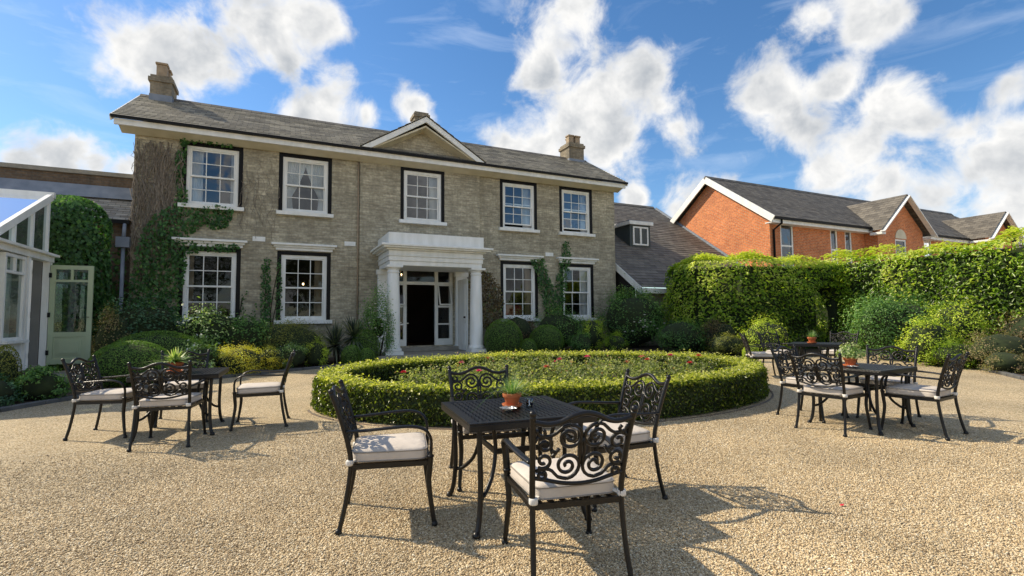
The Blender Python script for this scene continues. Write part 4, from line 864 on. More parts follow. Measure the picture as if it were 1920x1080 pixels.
    mb = MB(); prof = [(.90, .427), (.985, .434), (1, .446), (1, .489), (.992, .500), (.95, .509), (.80, .516), (.5, .521), (.2, .523)]
    V = [(x*r, (y-.012)*r+.012, z) for r, z in prof for x, y in out]; m = len(prof)
    F = [(i*n+k, i*n+(k+1) % n, (i+1)*n+(k+1) % n, (i+1)*n+k) for i in range(m-1) for k in range(n)]+[tuple(reversed(range(n))), tuple((m-1)*n+k for k in range(n))]
    mb.add(V, F, True); cu = part('cushion', mb, 'cushion', t)
    mb = MB()
    for z in (.440, .497): P = [(x*1.003, (y-.012)*1.003+.012, z) for x, y in out]; mb.tube(P+[P[0]], .0045, 6, cap=False)
    part('piping', mb, 'piping', cu)
    for s in (-1, 1):
        mb = MB(); mb.lathe([(.0225, .425), (.025, .432), (.025, .452), (.0225, .458)], 10, (s*.250, -.246)); mb.bar((s*.245, -.24, .44), (s*.215, -.215, .45), .02, .012); part('tie', mb, 'tie_white', cu)
    return t
CHAIRS = [
 # x, y, forward, label
 (.755, 3.685, (.975, -.22), 'black scroll-back chair with scroll shadow on its cushion, left of the centre table'),
 (1.515, 2.56, (.203, .979), 'nearest black scroll-back chair, seen from behind before the centre table'),
 (1.675, 4.115, (-.19, -.98), 'black scroll-back chair behind the centre table, against the round hedge'),
 (2.395, 3.32, (-.995, .08), 'black scroll-back chair on the right side of the centre table'),
 (-1.775, 7.60, (.965, -.26), 'black chair farthest left, beside the clipped domes, at the left table'),
 (-1.055, 6.79, (.13, .99), 'black chair seen from behind in front of the left table'),
 (-.155, 7.32, (-.995, .07), 'black chair pulled away on the right of the left table'),
 (-1.11, 8.06, (.1, -.995), 'black chair behind the left table, mostly hidden by the leafy potted plant'),
 (6.03, 3.87, (.985, .14), 'black chair seen from behind nearest the round hedge at the right table'),
 (6.79, 3.32, (-.12, .99), 'black chair farthest right, at the right table'),
 (6.47, 4.42, (.08, -.995), 'black chair tucked behind the left side of the right table'),
 (7.28, 3.93, (-.95, -.3), 'black chair behind the right table facing the camera'),
 (9.35, 7.45, (.75, -.66), 'black chair on the left of the farthest table'),
 (11.25, 7.02, (-.97, -.2), 'pale lit scroll-back chair on the right of the farthest table'),
 (10.2, 7.62, (-.1, -.99), 'black chair behind the farthest table, close to the hedge'),
]
def put(o, x, y, fwd, lift=0.):
    o.location = (x, y, zg(x, y)+lift); o.rotation_euler = (math.atan(.014), -math.atan(.006), 0) if fwd is None else (0, 0, math.atan2(-fwd[0], fwd[1]))
ch0 = make_chair()
for i, (x, y, f, lab) in enumerate(CHAIRS):
    o = ch0 if i == 0 else copy_tree(ch0)
    for c in o.children:
        if c.name.startswith('cushion'): c.rotation_euler = (0, 0, random.uniform(-.03, .03)); c.location = (random.uniform(-.006, .006), random.uniform(-.008, .004), 0)
    put(o, x, y, f); tag(o, lab, 'chair', 'black cast metal garden chairs')

def make_table(S=.90):
    t = thing('garden_table', '', 'table'); H = .72; h = S/2
    mb = MB(); rim = .055
    for (x0, x1, y0, y1) in ((-h, h, -h, -h+rim), (-h, h, h-rim, h), (-h, -h+rim, -h+rim, h-rim), (h-rim, h, -h+rim, h-rim)): mb.box(x0, x1, y0, y1, H-.012, H)
    for (x0, x1, y0, y1) in ((-h, h, -h, -h+.012), (-h, h, h-.012, h), (-h, -h+.012, -h+.012, h-.012), (h-.012, h, -h+.012, h-.012)): mb.box(x0, x1, y0, y1, H-.055, H-.0125)
    bevel(part('rim', mb, 'iron', t), .004, 2)
    mb = MB(); a = h-rim; n = 20; p = 2*a/n
    for i in range(n):
        for j in range(n):
            x0, y0 = -a+i*p, -a+j*p; x1, y1 = x0+p, y0+p; cx, cy = (x0+x1)/2, (y0+y1)/2
            u, v = (p*.36, p*.17) if (i+j) % 2 else (p*.17, p*.36)
            q = [(cx-u, cy-v), (cx+u, cy-v), (cx+u, cy+v), (cx-u, cy+v)]; o = [(x0, y0), (x1, y0), (x1, y1), (x0, y1)]
            V = [(x, y, H-.002) for x, y in o]+[(x, y, H-.003) for x, y in q]+[(x, y, H-.012) for x, y in q]
            mb.add(V, [(0, 1, 5, 4), (1, 2, 6, 5), (2, 3, 7, 6), (3, 0, 4, 7), (4, 5, 9, 8), (5, 6, 10, 9), (6, 7, 11, 10), (7, 4, 8, 11)])
    part('lattice_top', mb, 'iron', t)
    for sx in (-1, 1):
        for sy in (-1, 1):
            mb = MB(); pt = smooth([(sx*.365, sy*.365, H-.056), (sx*.36, sy*.36, .50), (sx*.355, sy*.355, .28), (sx*.368, sy*.368, .10), (sx*.395, sy*.395, 0)]); mb.tube(pt, .0185, 8)
            mb.lathe([(.024, 0), (.027, .008), (.018, .035)], 10, (sx*.395, sy*.395)); part('leg', mb, 'iron', t)
            mb = MB(); pt = smooth([(sx*.345, sy*.345, .22), (sx*.30, sy*.30, .245), (sx*.235, sy*.235, .34), (sx*.205, sy*.205, .50), (sx*.235, sy*.235, H-.058)]); mb.tube(pt, .0145, 8); part('brace', mb, 'iron', t)
    mb = MB(); r = .205
    for A, B in (((-r, -r), (r, -r)), ((r, -r), (r, r)), ((r, r), (-r, r)), ((-r, r), (-r, -r))): mb.bar((*A, .47), (*B, .47), .018, .035)
    part('stretcher', mb, 'iron', t)
    return t
TABLES = [(1.60, 3.395, -.10, 'square black lattice-top table in the foreground with small terracotta pot'), (-1.03, 7.36, -.05, 'square black table at the left before the yellow shrub'),
          (6.53, 3.85, .087, 'square black table at the right end of the round hedge'), (10.12, 6.78, .5, 'farthest small black table near the hedge passage')]
tb0 = make_table()
for i, (x, y, a, lab) in enumerate(TABLES):
    o = tb0 if i == 0 else copy_tree(tb0)
    o.location = (x, y, zg(x, y)); o.rotation_euler = (0, 0, a); tag(o, lab, 'table', 'black garden tables')

def pot_mesh(sc, parent):
    mb = MB(); mb.lathe([(.052*sc, .016), (.055*sc, .02), (.072*sc, .085*sc), (.074*sc, .088*sc), (.082*sc, .088*sc), (.084*sc, .092*sc), (.086*sc, .12*sc), (.083*sc, .124*sc), (.076*sc, .124*sc), (.072*sc, .105*sc)], 24); part('pot', mb, 'terracotta', parent)
    mb = MB(); mb.lathe([(.0, .104*sc), (.073*sc, .105*sc), (.07*sc, .108*sc), (.0, .112*sc)], 16, cap=False); part('soil', mb, 'soil', parent)
    mb = MB(); mb.lathe([(.075*sc, 0), (.08*sc, .003), (.094*sc, .022), (.09*sc, .024), (.078*sc, .012), (.0, .0115)], 24, cap=False); mb.lathe([(.0, 0.0), (.075*sc, 0)], 24, cap=False); part('saucer', mb, 'terracotta', parent)
def tuft(n, L, w, spread, sc, seed, base=.11, droop=.6):
    r = random.Random(seed); cs = []
    for k in range(n):
        a = r.uniform(0, 6.283); s = r.uniform(.1, spread); l = L*r.uniform(.55, 1.1); x0, y0 = .03*math.cos(a)*r.random(), .03*math.sin(a)*r.random(); pts = []; ws = []
        for i in range(6):
            t = i/5; rad = s*l*t*(1+.4*t); z = base*sc+l*t*(1-.35*s)-droop*l*s*t*t
            pts.append((x0+rad*math.cos(a+.3*t), y0+rad*math.sin(a+.3*t), max(z, base*sc-.06))); ws.append(w*(1-t**2)*.9+w*.1)
        cs.append((pts, ws))
    return cs
def plant(x, y, tz, label, kind, sc, seed):
    t = thing('potted_plant', label, 'plant', (x, y, zg(x, y)+tz), random.uniform(0, 6), 'potted plants on the tables'); pot_mesh(sc, t)
    if kind == 'grass':
        link('foliage', strap_mesh('foliage', tuft(260, .19, .004, .95, sc, seed), 'leaf_grassy', seed), t); link('trailing_stems', strap_mesh('trailing_stems', tuft(26, .26, .004, 1.35, sc, seed+1, droop=.75), 'leaf_grassy', seed), t)
    elif kind == 'hosta':
        link('foliage', strap_mesh('foliage', tuft(120, .22, .03, 1.25, sc, seed, droop=.5), 'leaf_hosta', seed), t)
    else:
        r = np.random.default_rng(seed); n = 420; d = unit(r.normal(size=(n, 3))); d[:, 2] = np.abs(d[:, 2]); P = d*np.array([.17, .17, .21])*sc*r.uniform(.3, 1, (n, 1))**.5+np.array([0, 0, .12*sc])
        link('foliage', leaf_mesh('foliage', P, d+r.normal(size=(n, 3))*.5, r.uniform(.03, .06, n)*sc, 'leaf_hosta', .4, along=d, seed=seed), t); link('stems', strap_mesh('stems', tuft(40, .2, .005, .8, sc, seed), 'leaf_grassy', seed), t)
plant(1.60, 3.42, .722, 'tilted wispy grass-like plant in a small terracotta pot on the centre table', 'grass', .82, 3)
plant(-1.10, 7.33, .722, 'broad-leaved plant in a terracotta pot on the left table', 'hosta', 1.0, 4)
plant(6.38, 3.84, .722, 'leafy green plant in a terracotta pot on the right table', 'leafy', .9, 5)
plant(10.05, 6.80, .722, 'small upright plant in a terracotta pot on the farthest table', 'grass', 1.0, 6)
def ashtray(x, y, tz, label, sc=1):
    t = thing('ashtray', label, 'ashtray', (x, y, zg(x, y)+tz), random.uniform(0, 3), 'ashtrays on the tables'); mb = MB(); n = 18; V = []
    for (r, z) in ((.028, 0), (.036, .006), (.055, .020), (.060, .021), (.045, .010), (.0, .004)):
        for k in range(n): a = 6.283*k/n; q = 1+.10*math.sin(k*3.1+z*90); V.append((r*sc*q*math.cos(a), r*sc*q*math.sin(a), z*sc+.004*math.sin(k*2.3)*(r > .05)))
    mb.add(V, [(i*n+k, i*n+(k+1) % n, (i+1)*n+(k+1) % n, (i+1)*n+k) for i in range(5) for k in range(n)]); part('dish', mb, 'foil', t)
ashtray(1.515, 3.30, .722, 'crumpled silver foil dish before the pot on the centre table'); ashtray(6.25, 3.74, .722, 'small foil dish beside the pot on the right table')
tl = thing('tealight_glass', 'small clear glass tealight right of the pot on the centre table', 'candle holder', (1.735, 3.40, zg(1.685, 3.4)+.722))
mb = MB(); mb.lathe([(.0, .0), (.026, .0), (.03, .05), (.028, .05), (.024, .006), (.0, .006)], 20, cap=False); part('glass', mb, 'clear_glass', tl)
mb = MB(); mb.lathe([(.0, .007), (.02, .007), (.02, .022), (.0, .022)], 16, cap=False); part('candle', mb, 'tie_white', tl)

# ------------------------------------------------------------------ planting
def shrub(name, label, cat, x, y, r, ztop, nleaf, L, leaf, style='loose', seed=0, group=None, aspect=.5, core=.86, lump=.12, zbot=None):
    """r=(rx,ry); the crown reaches from the ground to ztop"""
    rs = np.random.default_rng(seed+100); z0 = zg(x, y); t = thing(name, label, cat, (x, y, z0), group=group)
    H = ztop-z0; nz = Noise3(3.2 if style != 'clip' else 2.0, 3, seed); cz = H*(.42 if style == 'clip' else .48); rz = H-cz
    R = np.array([r[0], r[1], rz]); zmin = -cz/rz*.96
    d = unit(rs.normal(size=(int(nleaf*1.6), 3))); d = d[(d[:, 2] > zmin)][:nleaf]
    if style == 'clip':
        q = 1+lump*.3*nz(d)+rs.uniform(-.035, .012, len(d)); nn = d/R+rs.normal(size=d.shape)*.35/R.mean()
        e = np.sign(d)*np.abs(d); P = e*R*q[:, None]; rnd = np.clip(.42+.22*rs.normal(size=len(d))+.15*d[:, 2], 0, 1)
    else:
        k = max(14, nleaf//110); cen = unit(rs.normal(size=(k*2, 3))); cen = cen[cen[:, 2] > zmin*.9][:k]; k = len(cen); cr = rs.uniform(.62, 1.03, (k, 1))
        ci = rs.integers(0, k, len(d)); sub = rs.normal(size=d.shape)*.16
        dd = cen[ci]*cr[ci]+sub; P = dd*R*(1+lump*nz(dd)[:, None]); nn = unit(sub+cen[ci]*.25)*.8+np.array([0, 0, .45])+rs.normal(size=d.shape)*.4
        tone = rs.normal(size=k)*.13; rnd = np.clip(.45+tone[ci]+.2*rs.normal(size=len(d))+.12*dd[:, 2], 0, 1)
    P[:, 2] = np.maximum(P[:, 2]+cz, .01)
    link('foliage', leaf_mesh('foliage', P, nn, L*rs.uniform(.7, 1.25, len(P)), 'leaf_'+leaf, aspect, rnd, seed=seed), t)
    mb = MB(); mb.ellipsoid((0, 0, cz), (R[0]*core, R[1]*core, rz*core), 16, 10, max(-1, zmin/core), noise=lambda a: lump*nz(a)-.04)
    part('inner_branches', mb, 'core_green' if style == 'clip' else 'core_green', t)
    mb = MB()
    for i in range(5):
        a = 6.283*i/5+seed; mb.tube([(.04*math.cos(a), .04*math.sin(a), 0), (R[0]*.3*math.cos(a), R[1]*.3*math.sin(a), cz*.6), (R[0]*.6*math.cos(a+.3), R[1]*.6*math.sin(a+.3), cz+rz*.3)], [.02, .014, .008], 5)
    part('stem', mb, 'bark_dark', t)
    return t
def flowers(parent, pts, r, mat, petals=7):
    for (x, y, z) in pts:
        mb = MB()
        for k in range(petals):
            a = 6.283*k/petals; 
            for q, zz, rr in ((1, .25, 1), (.6, .6, .8)):
                a2 = a+.4*(q < 1); c, s = math.cos(a2)*r*q, math.sin(a2)*r*q; px, py = -math.sin(a2)*r*.45*rr, math.cos(a2)*r*.45*rr
                mb.add([(x, y, z), (x+c*.6+px, y+s*.6+py, z+r*zz*.7), (x+c, y+s, z+r*zz), (x+c*.6-px, y+s*.6-py, z+r*zz*.7)], [(0, 1, 2, 3)])
        part('flower', mb, mat, parent)

# round clipped hedge and the rose bed inside it
EC, EA, EB, ER = (4.38, 7.70), 3.90, 2.50, -.185
def epos(th, off=0.):
    c, s = math.cos(ER), math.sin(ER); a, b = EA+off, EB+off; x, y = a*np.cos(th), b*np.sin(th)
    return EC[0]+c*x-s*y, EC[1]+s*x+c*y
def ring_hedge():
    t = thing('round_hedge', 'low clipped oval hedge with yellow-green tips ringing the rose bed', 'hedge', (EC[0], EC[1], zg(*EC)), world=True)
    rs = np.random.default_rng(5); HH, WW = .51, .50; n = 82000; Nn = Noise3(2.2, 3, 9)
    th = rs.uniform(0, 2*np.pi, n*2); w = np.hypot(EA*np.sin(th), EB*np.cos(th))/EA; th = th[rs.random(n*2) < w][:n]; n = len(th)
    # cross-section: outer side, top, inner side of a rounded box
    u = rs.uniform(0, HH+WW+HH*.9, n); off = np.where(u < HH, 0, np.where(u < HH+WW, -(u-HH), -WW)); z = np.where(u < HH, u, np.where(u < HH+WW, HH, HH-(u-HH-WW)))
    rc = .09; eo = np.clip(1-(-off)/rc, 0, 1)*np.clip(1-(HH-z)/rc, 0, 1); ei = np.clip(1-(WW+off)/rc, 0, 1)*np.clip(1-(HH-z)/rc, 0, 1)
    off = off-eo*.045+ei*.045; z = z-(eo+ei)*.045
    nx = np.where(u < HH, 1., np.where(u < HH+WW, 0., -1.)); nzv = np.where((u > HH) & (u < HH+WW), 1., 0.)
    x, y = epos(th, off); x2, y2 = epos(th, off+.1); N = np.stack([(x2-x)*10*nx, (y2-y)*10*nx, nzv], 1)
    P = np.stack([x, y, z], 1); bump = Nn(P)*.03+rs.normal(size=n)*.022-.035+np.where(nzv > 0, .05*(rs.random(n) < .10), 0); P = P+unit(N)*bump[:, None]; P[:, 2] += zg(P[:, 0], P[:, 1]); P[:, 2] = np.maximum(P[:, 2], zg(P[:, 0], P[:, 1])+.03)
    patch = Noise3(1.6, 2, 3)(P)
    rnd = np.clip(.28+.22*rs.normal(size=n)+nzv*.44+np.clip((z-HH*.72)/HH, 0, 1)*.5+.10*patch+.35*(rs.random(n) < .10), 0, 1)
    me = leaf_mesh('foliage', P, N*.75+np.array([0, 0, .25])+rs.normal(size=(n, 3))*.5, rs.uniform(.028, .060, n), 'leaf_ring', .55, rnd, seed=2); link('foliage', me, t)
    mb = MB(); m = 90; sec = [(-.05, .05), (-.05, HH-.11), (-.12, HH-.05), (-WW+.12, HH-.05), (-WW+.05, HH-.11), (-WW+.05, .05)]; V = []
    for i in range(m):
        for o, z in sec: x, y = epos(6.283*i/m, o); V.append((x, y, z+zg(x, y)-.02))
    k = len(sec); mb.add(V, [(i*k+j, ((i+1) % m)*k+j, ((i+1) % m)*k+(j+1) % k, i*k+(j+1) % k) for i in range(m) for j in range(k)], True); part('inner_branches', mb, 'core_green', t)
ring_hedge()
pts = [epos(a, -.42) for a in np.linspace(0, 6.283, 40)[:-1]]
sheet('soil_bed', [(float(a), float(b)) for a, b in pts], .04, 'soil')
kerb('thin dark brick edging at the foot of the round hedge', [tuple(map(float, epos(a, .07))) for a in np.linspace(3.3, 6.1, 26)], .36, .04, .032, mat='old_brick')
def roses():
    rs = np.random.default_rng(11); k = 0; spots = []
    while len(spots) < 46:
        a, r = rs.uniform(0, 6.283), math.sqrt(rs.random()); x = EC[0]+(EA-1.15)*r*math.cos(a)+.12; y = EC[1]+(EB-1.0)*r*math.sin(a)-.185*(EA-1)*r*math.cos(a)*.9
        if all((x-p[0])**2+(y-p[1])**2 > .34**2 for p in spots): spots.append((x, y))
        k += 1
        if k > 4000: break
    FL = {'petal_red': [], 'petal_pink': [], 'petal_orange': []}
    spots.sort(key=lambda p: (p[1], p[0]))
    for i, (x, y) in enumerate(spots):
        t = thing('rose_bush', 'low leafy rose bush growing inside the round hedge', 'rose bush', (x, y, zg(x, y)+.04), group='rose bushes in the round bed'); n = 620; h = rs.uniform(.36, .50)
        nst = 7; mb = MB(); P = []; 
        for s in range(nst):
            a = 6.283*s/nst+rs.random(); rr = rs.uniform(.1, .30); pt = [(0, 0, 0), (rr*.4*math.cos(a), rr*.4*math.sin(a), h*.5), (rr*math.cos(a), rr*math.sin(a), h*rs.uniform(.8, 1.05))]; mb.tube(pt, [.007, .005, .003], 5); q = smooth(pt, 8)
            idx = rs.integers(3, len(q), n//nst); P += [np.array(q[j])+rs.normal(size=3)*.065 for j in idx]
        part('stem', mb, 'bark_dark', t); P = np.array(P); P[:, 2] = np.maximum(P[:, 2], .03); r2 = rs.normal(size=(len(P), 3)); r2[:, 2] = np.abs(r2[:, 2])+.5
        rnd = np.clip(.35+.22*rs.normal(size=len(P))+.35*(P[:, 2]/h-.5), 0, 1)
        link('foliage', leaf_mesh('foliage', P, r2, rs.uniform(.03, .055, len(P)), 'leaf_rose', .6, rnd, seed=i), t)
        if i % 4 == 0 or rs.random() < .12:
            kc = int(rs.integers(0, 4)); t['label'] = 'rose bush with a '+['red', 'pink', 'faded orange', 'red'][kc]+' bloom inside the round hedge'
            flowers(t, [(rs.uniform(-.15, .15), rs.uniform(-.15, .15), h+rs.uniform(-.02, .08))], rs.uniform(.06, .085), ['petal_red', 'petal_pink', 'petal_orange', 'petal_red'][kc])
roses()

# tall laurel hedge along the right, with a dark passage through it
def tall_hedge(name, label, line, H, thick, dens, seed, holes=(), group=None):
    """line: front-edge polyline; foliage covers front, top and ends"""
    rs = np.random.default_rng(seed); x0, y0 = line[0]; t = thing(name, label, 'hedge', (x0, y0, zg(x0, y0)), group=group, world=True); Pa, Na, Ra = [], [], []; nz = Noise3(1.1, 3, seed); nf = Noise3(4.2, 2, seed+1)
    mb = MB()
    allh = holes
    for si, (p, q) in enumerate(zip(line[:-1], line[1:])):
        holes = allh if si == len(line)-2 else ()
        p, q = np.array(p), np.array(q); d = q-p; L = np.linalg.norm(d); d = d/L; nrm = np.array([d[1], -d[0]])   # to the right of travel = front
        n = int(L*(H+thick+.4)*dens); s = rs.uniform(0, L, n); u = rs.uniform(0, H+thick, n); fr = u < H
        back = np.where(fr, 0, u-H); z = np.where(fr, u, H)
        P = np.stack([p[0]+d[0]*s-nrm[0]*back, p[1]+d[1]*s-nrm[1]*back, z], 1); N = np.where(fr[:, None], np.array([nrm[0], nrm[1], .15]), np.array([0, 0, 1.]))
        cor = np.clip(1-back/.35, 0, 1)*np.clip(1-(H-z)/.35, 0, 1); P[:, :2] -= nrm*(cor*.14)[:, None]; P[:, 2] -= cor*.12
        b = nz(P)*.18+nf(P)*.16+rs.normal(size=n)*.045; P = P+N*b[:, None]; P[:, 2] += .10*nz(P*np.array([1, 1, 0]))*(~fr)
        keep = np.ones(n, bool)
        for (hs0, hs1, hz) in holes:   # gaps given along world distance from line start point
            keep &= ~((s > hs0+.1*nf(P)) & (s < hs1+.1*nf(P)) & (z < hz))
        tone = nf(P*.7)*.14+b*1.5
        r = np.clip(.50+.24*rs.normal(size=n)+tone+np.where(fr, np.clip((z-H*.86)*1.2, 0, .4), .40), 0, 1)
        P[:, 2] += zg(P[:, 0], P[:, 1]); Pa.append(P[keep]); Na.append(N[keep]); Ra.append(r[keep])
        a = np.array([p-nrm*.38, q-nrm*.38, q-nrm*(thick), p-nrm*(thick)]); zb = [zg(*v) for v in a]
        if not holes: mb.hexa([(*v, k) for v, k in zip(a, zb)]+[(*v, k+H-.3) for v, k in zip(a, zb)])
        else:
            segs = []; cur = 0
            for (hs0, hs1, hz) in holes: segs += [(cur, hs0, 0, H-.3), (hs0, hs1, hz+.1, H-.3)]; cur = hs1
            segs.append((cur, L, 0, H-.3))
            for s0, s1, za, zb_ in segs:
                v = [p+d*s0-nrm*.38, p+d*s1-nrm*.38, p+d*s1-nrm*thick, p+d*s0-nrm*thick]; mb.hexa([(*w, zg(*w)+za) for w in v]+[(*w, zg(*w)+zb_) for w in v])
    P, N, r = np.concatenate(Pa), np.concatenate(Na), np.concatenate(Ra); n = len(P)
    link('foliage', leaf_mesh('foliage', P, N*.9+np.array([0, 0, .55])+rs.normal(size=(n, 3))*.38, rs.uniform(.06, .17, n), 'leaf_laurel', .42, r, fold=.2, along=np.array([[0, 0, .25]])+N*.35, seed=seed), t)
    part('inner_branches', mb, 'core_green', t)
tall_hedge('laurel_hedge', 'tall clipped laurel hedge with a dark passage, from the outbuilding across the courtyard', [(15.2, 15.15), (13.5, 14.95), (13.3, 13.0), (14.2, 11.65), (18.6, 11.05)], 3.2, 1.3, 330, 21, holes=((3.2, 4.1, 2.2),), group='tall laurel hedges')
tall_hedge('laurel_hedge', 'tall bright laurel hedge running along the right edge', [(18.45, 12.2), (18.3, 10.6), (17.9, 7.5), (17.8, 5.2), (17.4, 2.0), (16.8, -1.5)], 3.35, 1.3, 330, 22, group='tall laurel hedges')

# clipped and loose shrubs: name, label, x, y, (rx, ry), top, leaves, size, leaf, style
SH = [
 ('box_dome', 'nearer of the two broad clipped domes behind the left chairs', -2.62, 12.45, (.72, .62), 1.00, 15000, .026, 'box', 'clip'),
 ('box_dome', 'farther wide clipped dome beside the dark bush', -2.42, 13.75, (.98, .7), 1.18, 17000, .026, 'box', 'clip'),
 ('box_ball', 'large clipped ball just right of the porch column', 6.62, 14.75, (.62, .58), 1.40, 12000, .026, 'box', 'clip'),
 ('box_ball', 'second clipped ball right of the porch, under the red curtained window', 8.18, 14.75, (.58, .55), 1.17, 11000, .026, 'box', 'clip'),
 ('box_ball', 'tiny clipped ball between the two larger balls', 7.28, 14.3, (.27, .27), .76, 4000, .024, 'box', 'clip'),
 ('box_ball', 'clipped ball at the left foot of the porch', 2.32, 14.85, (.42, .4), 1.13, 8000, .026, 'box', 'clip'),
 ('box_ball', 'small clipped ball left of the porch beside the gravel', 1.88, 14.3, (.28, .27), .72, 4500, .024, 'box', 'clip'),
 ('box_ball', 'lowest clipped ball at the porch corner', 2.25, 14.15, (.22, .21), .62, 3000, .024, 'box', 'clip'),
 ('box_ball', 'small pale clipped ball near the farthest table', 11.75, 9.7, (.22, .22), .64, 3500, .022, 'lime', 'clip'),
 ('box_ball', 'clipped shrub low under the conservatory window', -4.12, 11.35, (.22, .22), 1.02, 2500, .03, 'olive', 'clip'),
 ('bush', 'dark evergreen bush below the ivy at the house corner', -2.95, 15.2, (.85, .8), 1.95, 5200, .085, 'bluegreen', 'loose'),
 ('bush', 'mixed green bush with pale leaves under the leftmost window', -1.5, 15.1, (1.05, .8), 1.66, 5200, .08, 'variegated', 'loose'),
 ('bush', 'green leafy bush under the ivy clad wall', -.65, 14.9, (.75, .7), 1.50, 4200, .075, 'shrub', 'loose'),
 ('bush', 'olive brown rounded bush left of the spiky plant', .35, 14.75, (.9, .75), 1.42, 9000, .04, 'olive', 'loose'),
 ('bush', 'low yellow-flecked bush at the edge of the gravel', .95, 14.2, (.34, .3), .88, 2400, .04, 'lime', 'loose'),
 ('bush', 'speckled low shrub beside the yellow shrubs', .30, 13.85, (.42, .32), .82, 2400, .045, 'variegated', 'loose'),
 ('yellow_shrub', 'bright yellow rounded shrub behind the left table', -.75, 13.35, (.52, .45), .83, 6500, .034, 'yellow', 'loose'),
 ('yellow_shrub', 'smaller yellow shrub right of the brightest one', -.10, 13.75, (.36, .32), .74, 3600, .034, 'yellow', 'loose'),
 ('bush', 'pale green spreading shrub left of the yellow shrub', -1.55, 13.35, (.5, .4), .86, 2200, .07, 'variegated', 'loose'),
 ('bush', 'reddish yellow bush beside the open green door', -3.42, 14.55, (.42, .45), 1.72, 4200, .05, 'heath', 'loose'),
 ('bush', 'small dark shrub in front of the conservatory step', -3.5, 10.95, (.36, .32), .62, 2600, .05, 'shrub', 'loose'),
 ('bush', 'low creeping green plants at the conservatory wall', -4.05, 10.5, (.4, .5), .55, 2400, .05, 'bluegreen', 'loose'),
 ('bush', 'purple brown bush under the red curtained window', 7.5, 15.6, (.65, .55), 1.55, 4200, .055, 'bronze', 'loose'),
 ('bush', 'dark green bush between the two right hand windows', 9.1, 15.5, (.95, .75), 1.66, 5200, .065, 'shrub', 'loose'),
 ('bush', 'yellow-green upright shrub under the rightmost window', 10.15, 14.9, (.48, .45), 1.38, 4200, .05, 'lime', 'loose'),
 ('bush', 'green feathery low bush behind the round hedge', 9.25, 14.3, (.42, .4), .92, 3600, .04, 'shrub', 'loose'),
 ('bush', 'small fresh green bush in front of the rightmost window', 10.35, 13.9, (.4, .36), .85, 2800, .045, 'laurel', 'loose'),
 ('bush', 'large glossy bush at the right corner of the house', 12.1, 15.0, (1.35, 1.0), 2.40, 9500, .075, 'shrub', 'loose'),
 ('bush', 'mixed dark shrub right of the white flowers', 12.5, 13.0, (.95, .7), 1.30, 5000, .06, 'shrub', 'loose'),
 ('bush', 'bronze tinged shrub in front of the dark hedge', 13.4, 12.2, (.7, .55), 1.30, 4000, .055, 'bronze', 'loose'),
 ('bush', 'low olive shrub behind the farthest table', 12.6, 11.2, (.7, .5), .85, 3600, .05, 'olive', 'loose'),
 ('bush', 'flat topped pale green shrub before the passage', 13.75, 10.75, (.85, .6), 1.32, 6000, .05, 'lime', 'loose'),
 ('bush', 'rounded dark glossy bush right of the hedge passage', 15.75, 8.25, (1.15, 1.0), 1.98, 15000, .07, 'shrub', 'loose'),
 ('bush', 'upper yellow-green bush against the tall hedge', 16.1, 7.05, (.68, .6), 1.78, 5200, .055, 'lime', 'loose'),
 ('bush', 'bright lime spreading bush behind the right table', 14.9, 7.0, (.75, .55), 1.28, 6000, .05, 'lime', 'loose'),
 ('bush', 'low fresh green mound beside the stone edging', 14.75, 6.45, (.66, .5), .78, 5200, .04, 'laurel', 'loose'),
 ('heather', 'brownish heather-like shrub at the right edge', 15.1, 5.75, (.85, .6), 1.02, 6500, .035, 'heath', 'loose'),
 ('heather', 'low grey-green heather close to the right edge', 14.3, 5.35, (.5, .4), .60, 3600, .035, 'heath', 'loose'),
 ('bush', 'bronze leaved shrub under the tall hedge at the right', 16.4, 5.6, (.6, .7), 1.5, 3600, .06, 'bronze', 'loose'),
 ('bush', 'dark shrub at the hedge foot beyond the right edge', 15.6, 4.2, (.8, .7), 1.1, 4200, .05, 'olive', 'loose'),
]
for i, (nm, lab, x, y, r, zt, n, L, lf, st) in enumerate(SH):
    t = shrub(nm, lab, 'shrub', x, y, r, zt, n, L, lf, st, seed=i+1, aspect=.55 if st == 'clip' else .48, group='clipped box domes and balls' if st == 'clip' else 'garden shrubs')
    if 'right corner of the house' in lab:
        rs = np.random.default_rng(3); flowers(t, [(-.35+rs.normal()*.32, -1.08+rs.normal()*.06, .85+rs.normal()*.2) for _ in range(18)], .065, 'petal_white', 6)
# spiky yucca
yt = thing('yucca', 'spiky dark strap-leaved plant below the second ground floor window', 'plant', (1.72, 14.95, zg(1.72, 14.95)))
cs = []
for cx, cz_, n in ((-.2, .50, 150), (.30, .72, 130)):
    for k in range(n):
        a = random.uniform(0, 6.283); e = random.uniform(-.5, 1.45); l = random.uniform(.62, .95); pts = []; ws = []
        for i in range(5):
            tt = i/4; pts.append((cx+l*tt*math.cos(e)*math.cos(a), l*tt*math.cos(e)*math.sin(a), max(.02, cz_+l*tt*math.sin(e)-.16*tt*tt))); ws.append(.065*(1-tt**1.6)+.003)
        cs.append((pts, ws))
link('foliage', strap_mesh('foliage', cs, 'leaf_yucca', 4), yt)
mb = MB(); mb.tube([(-.15, 0, 0), (-.15, 0, .8)], .07, 8); mb.tube([(.38, 0, 0), (.38, 0, 1.0)], .06, 8); part('trunk', mb, 'bark_dark', yt)
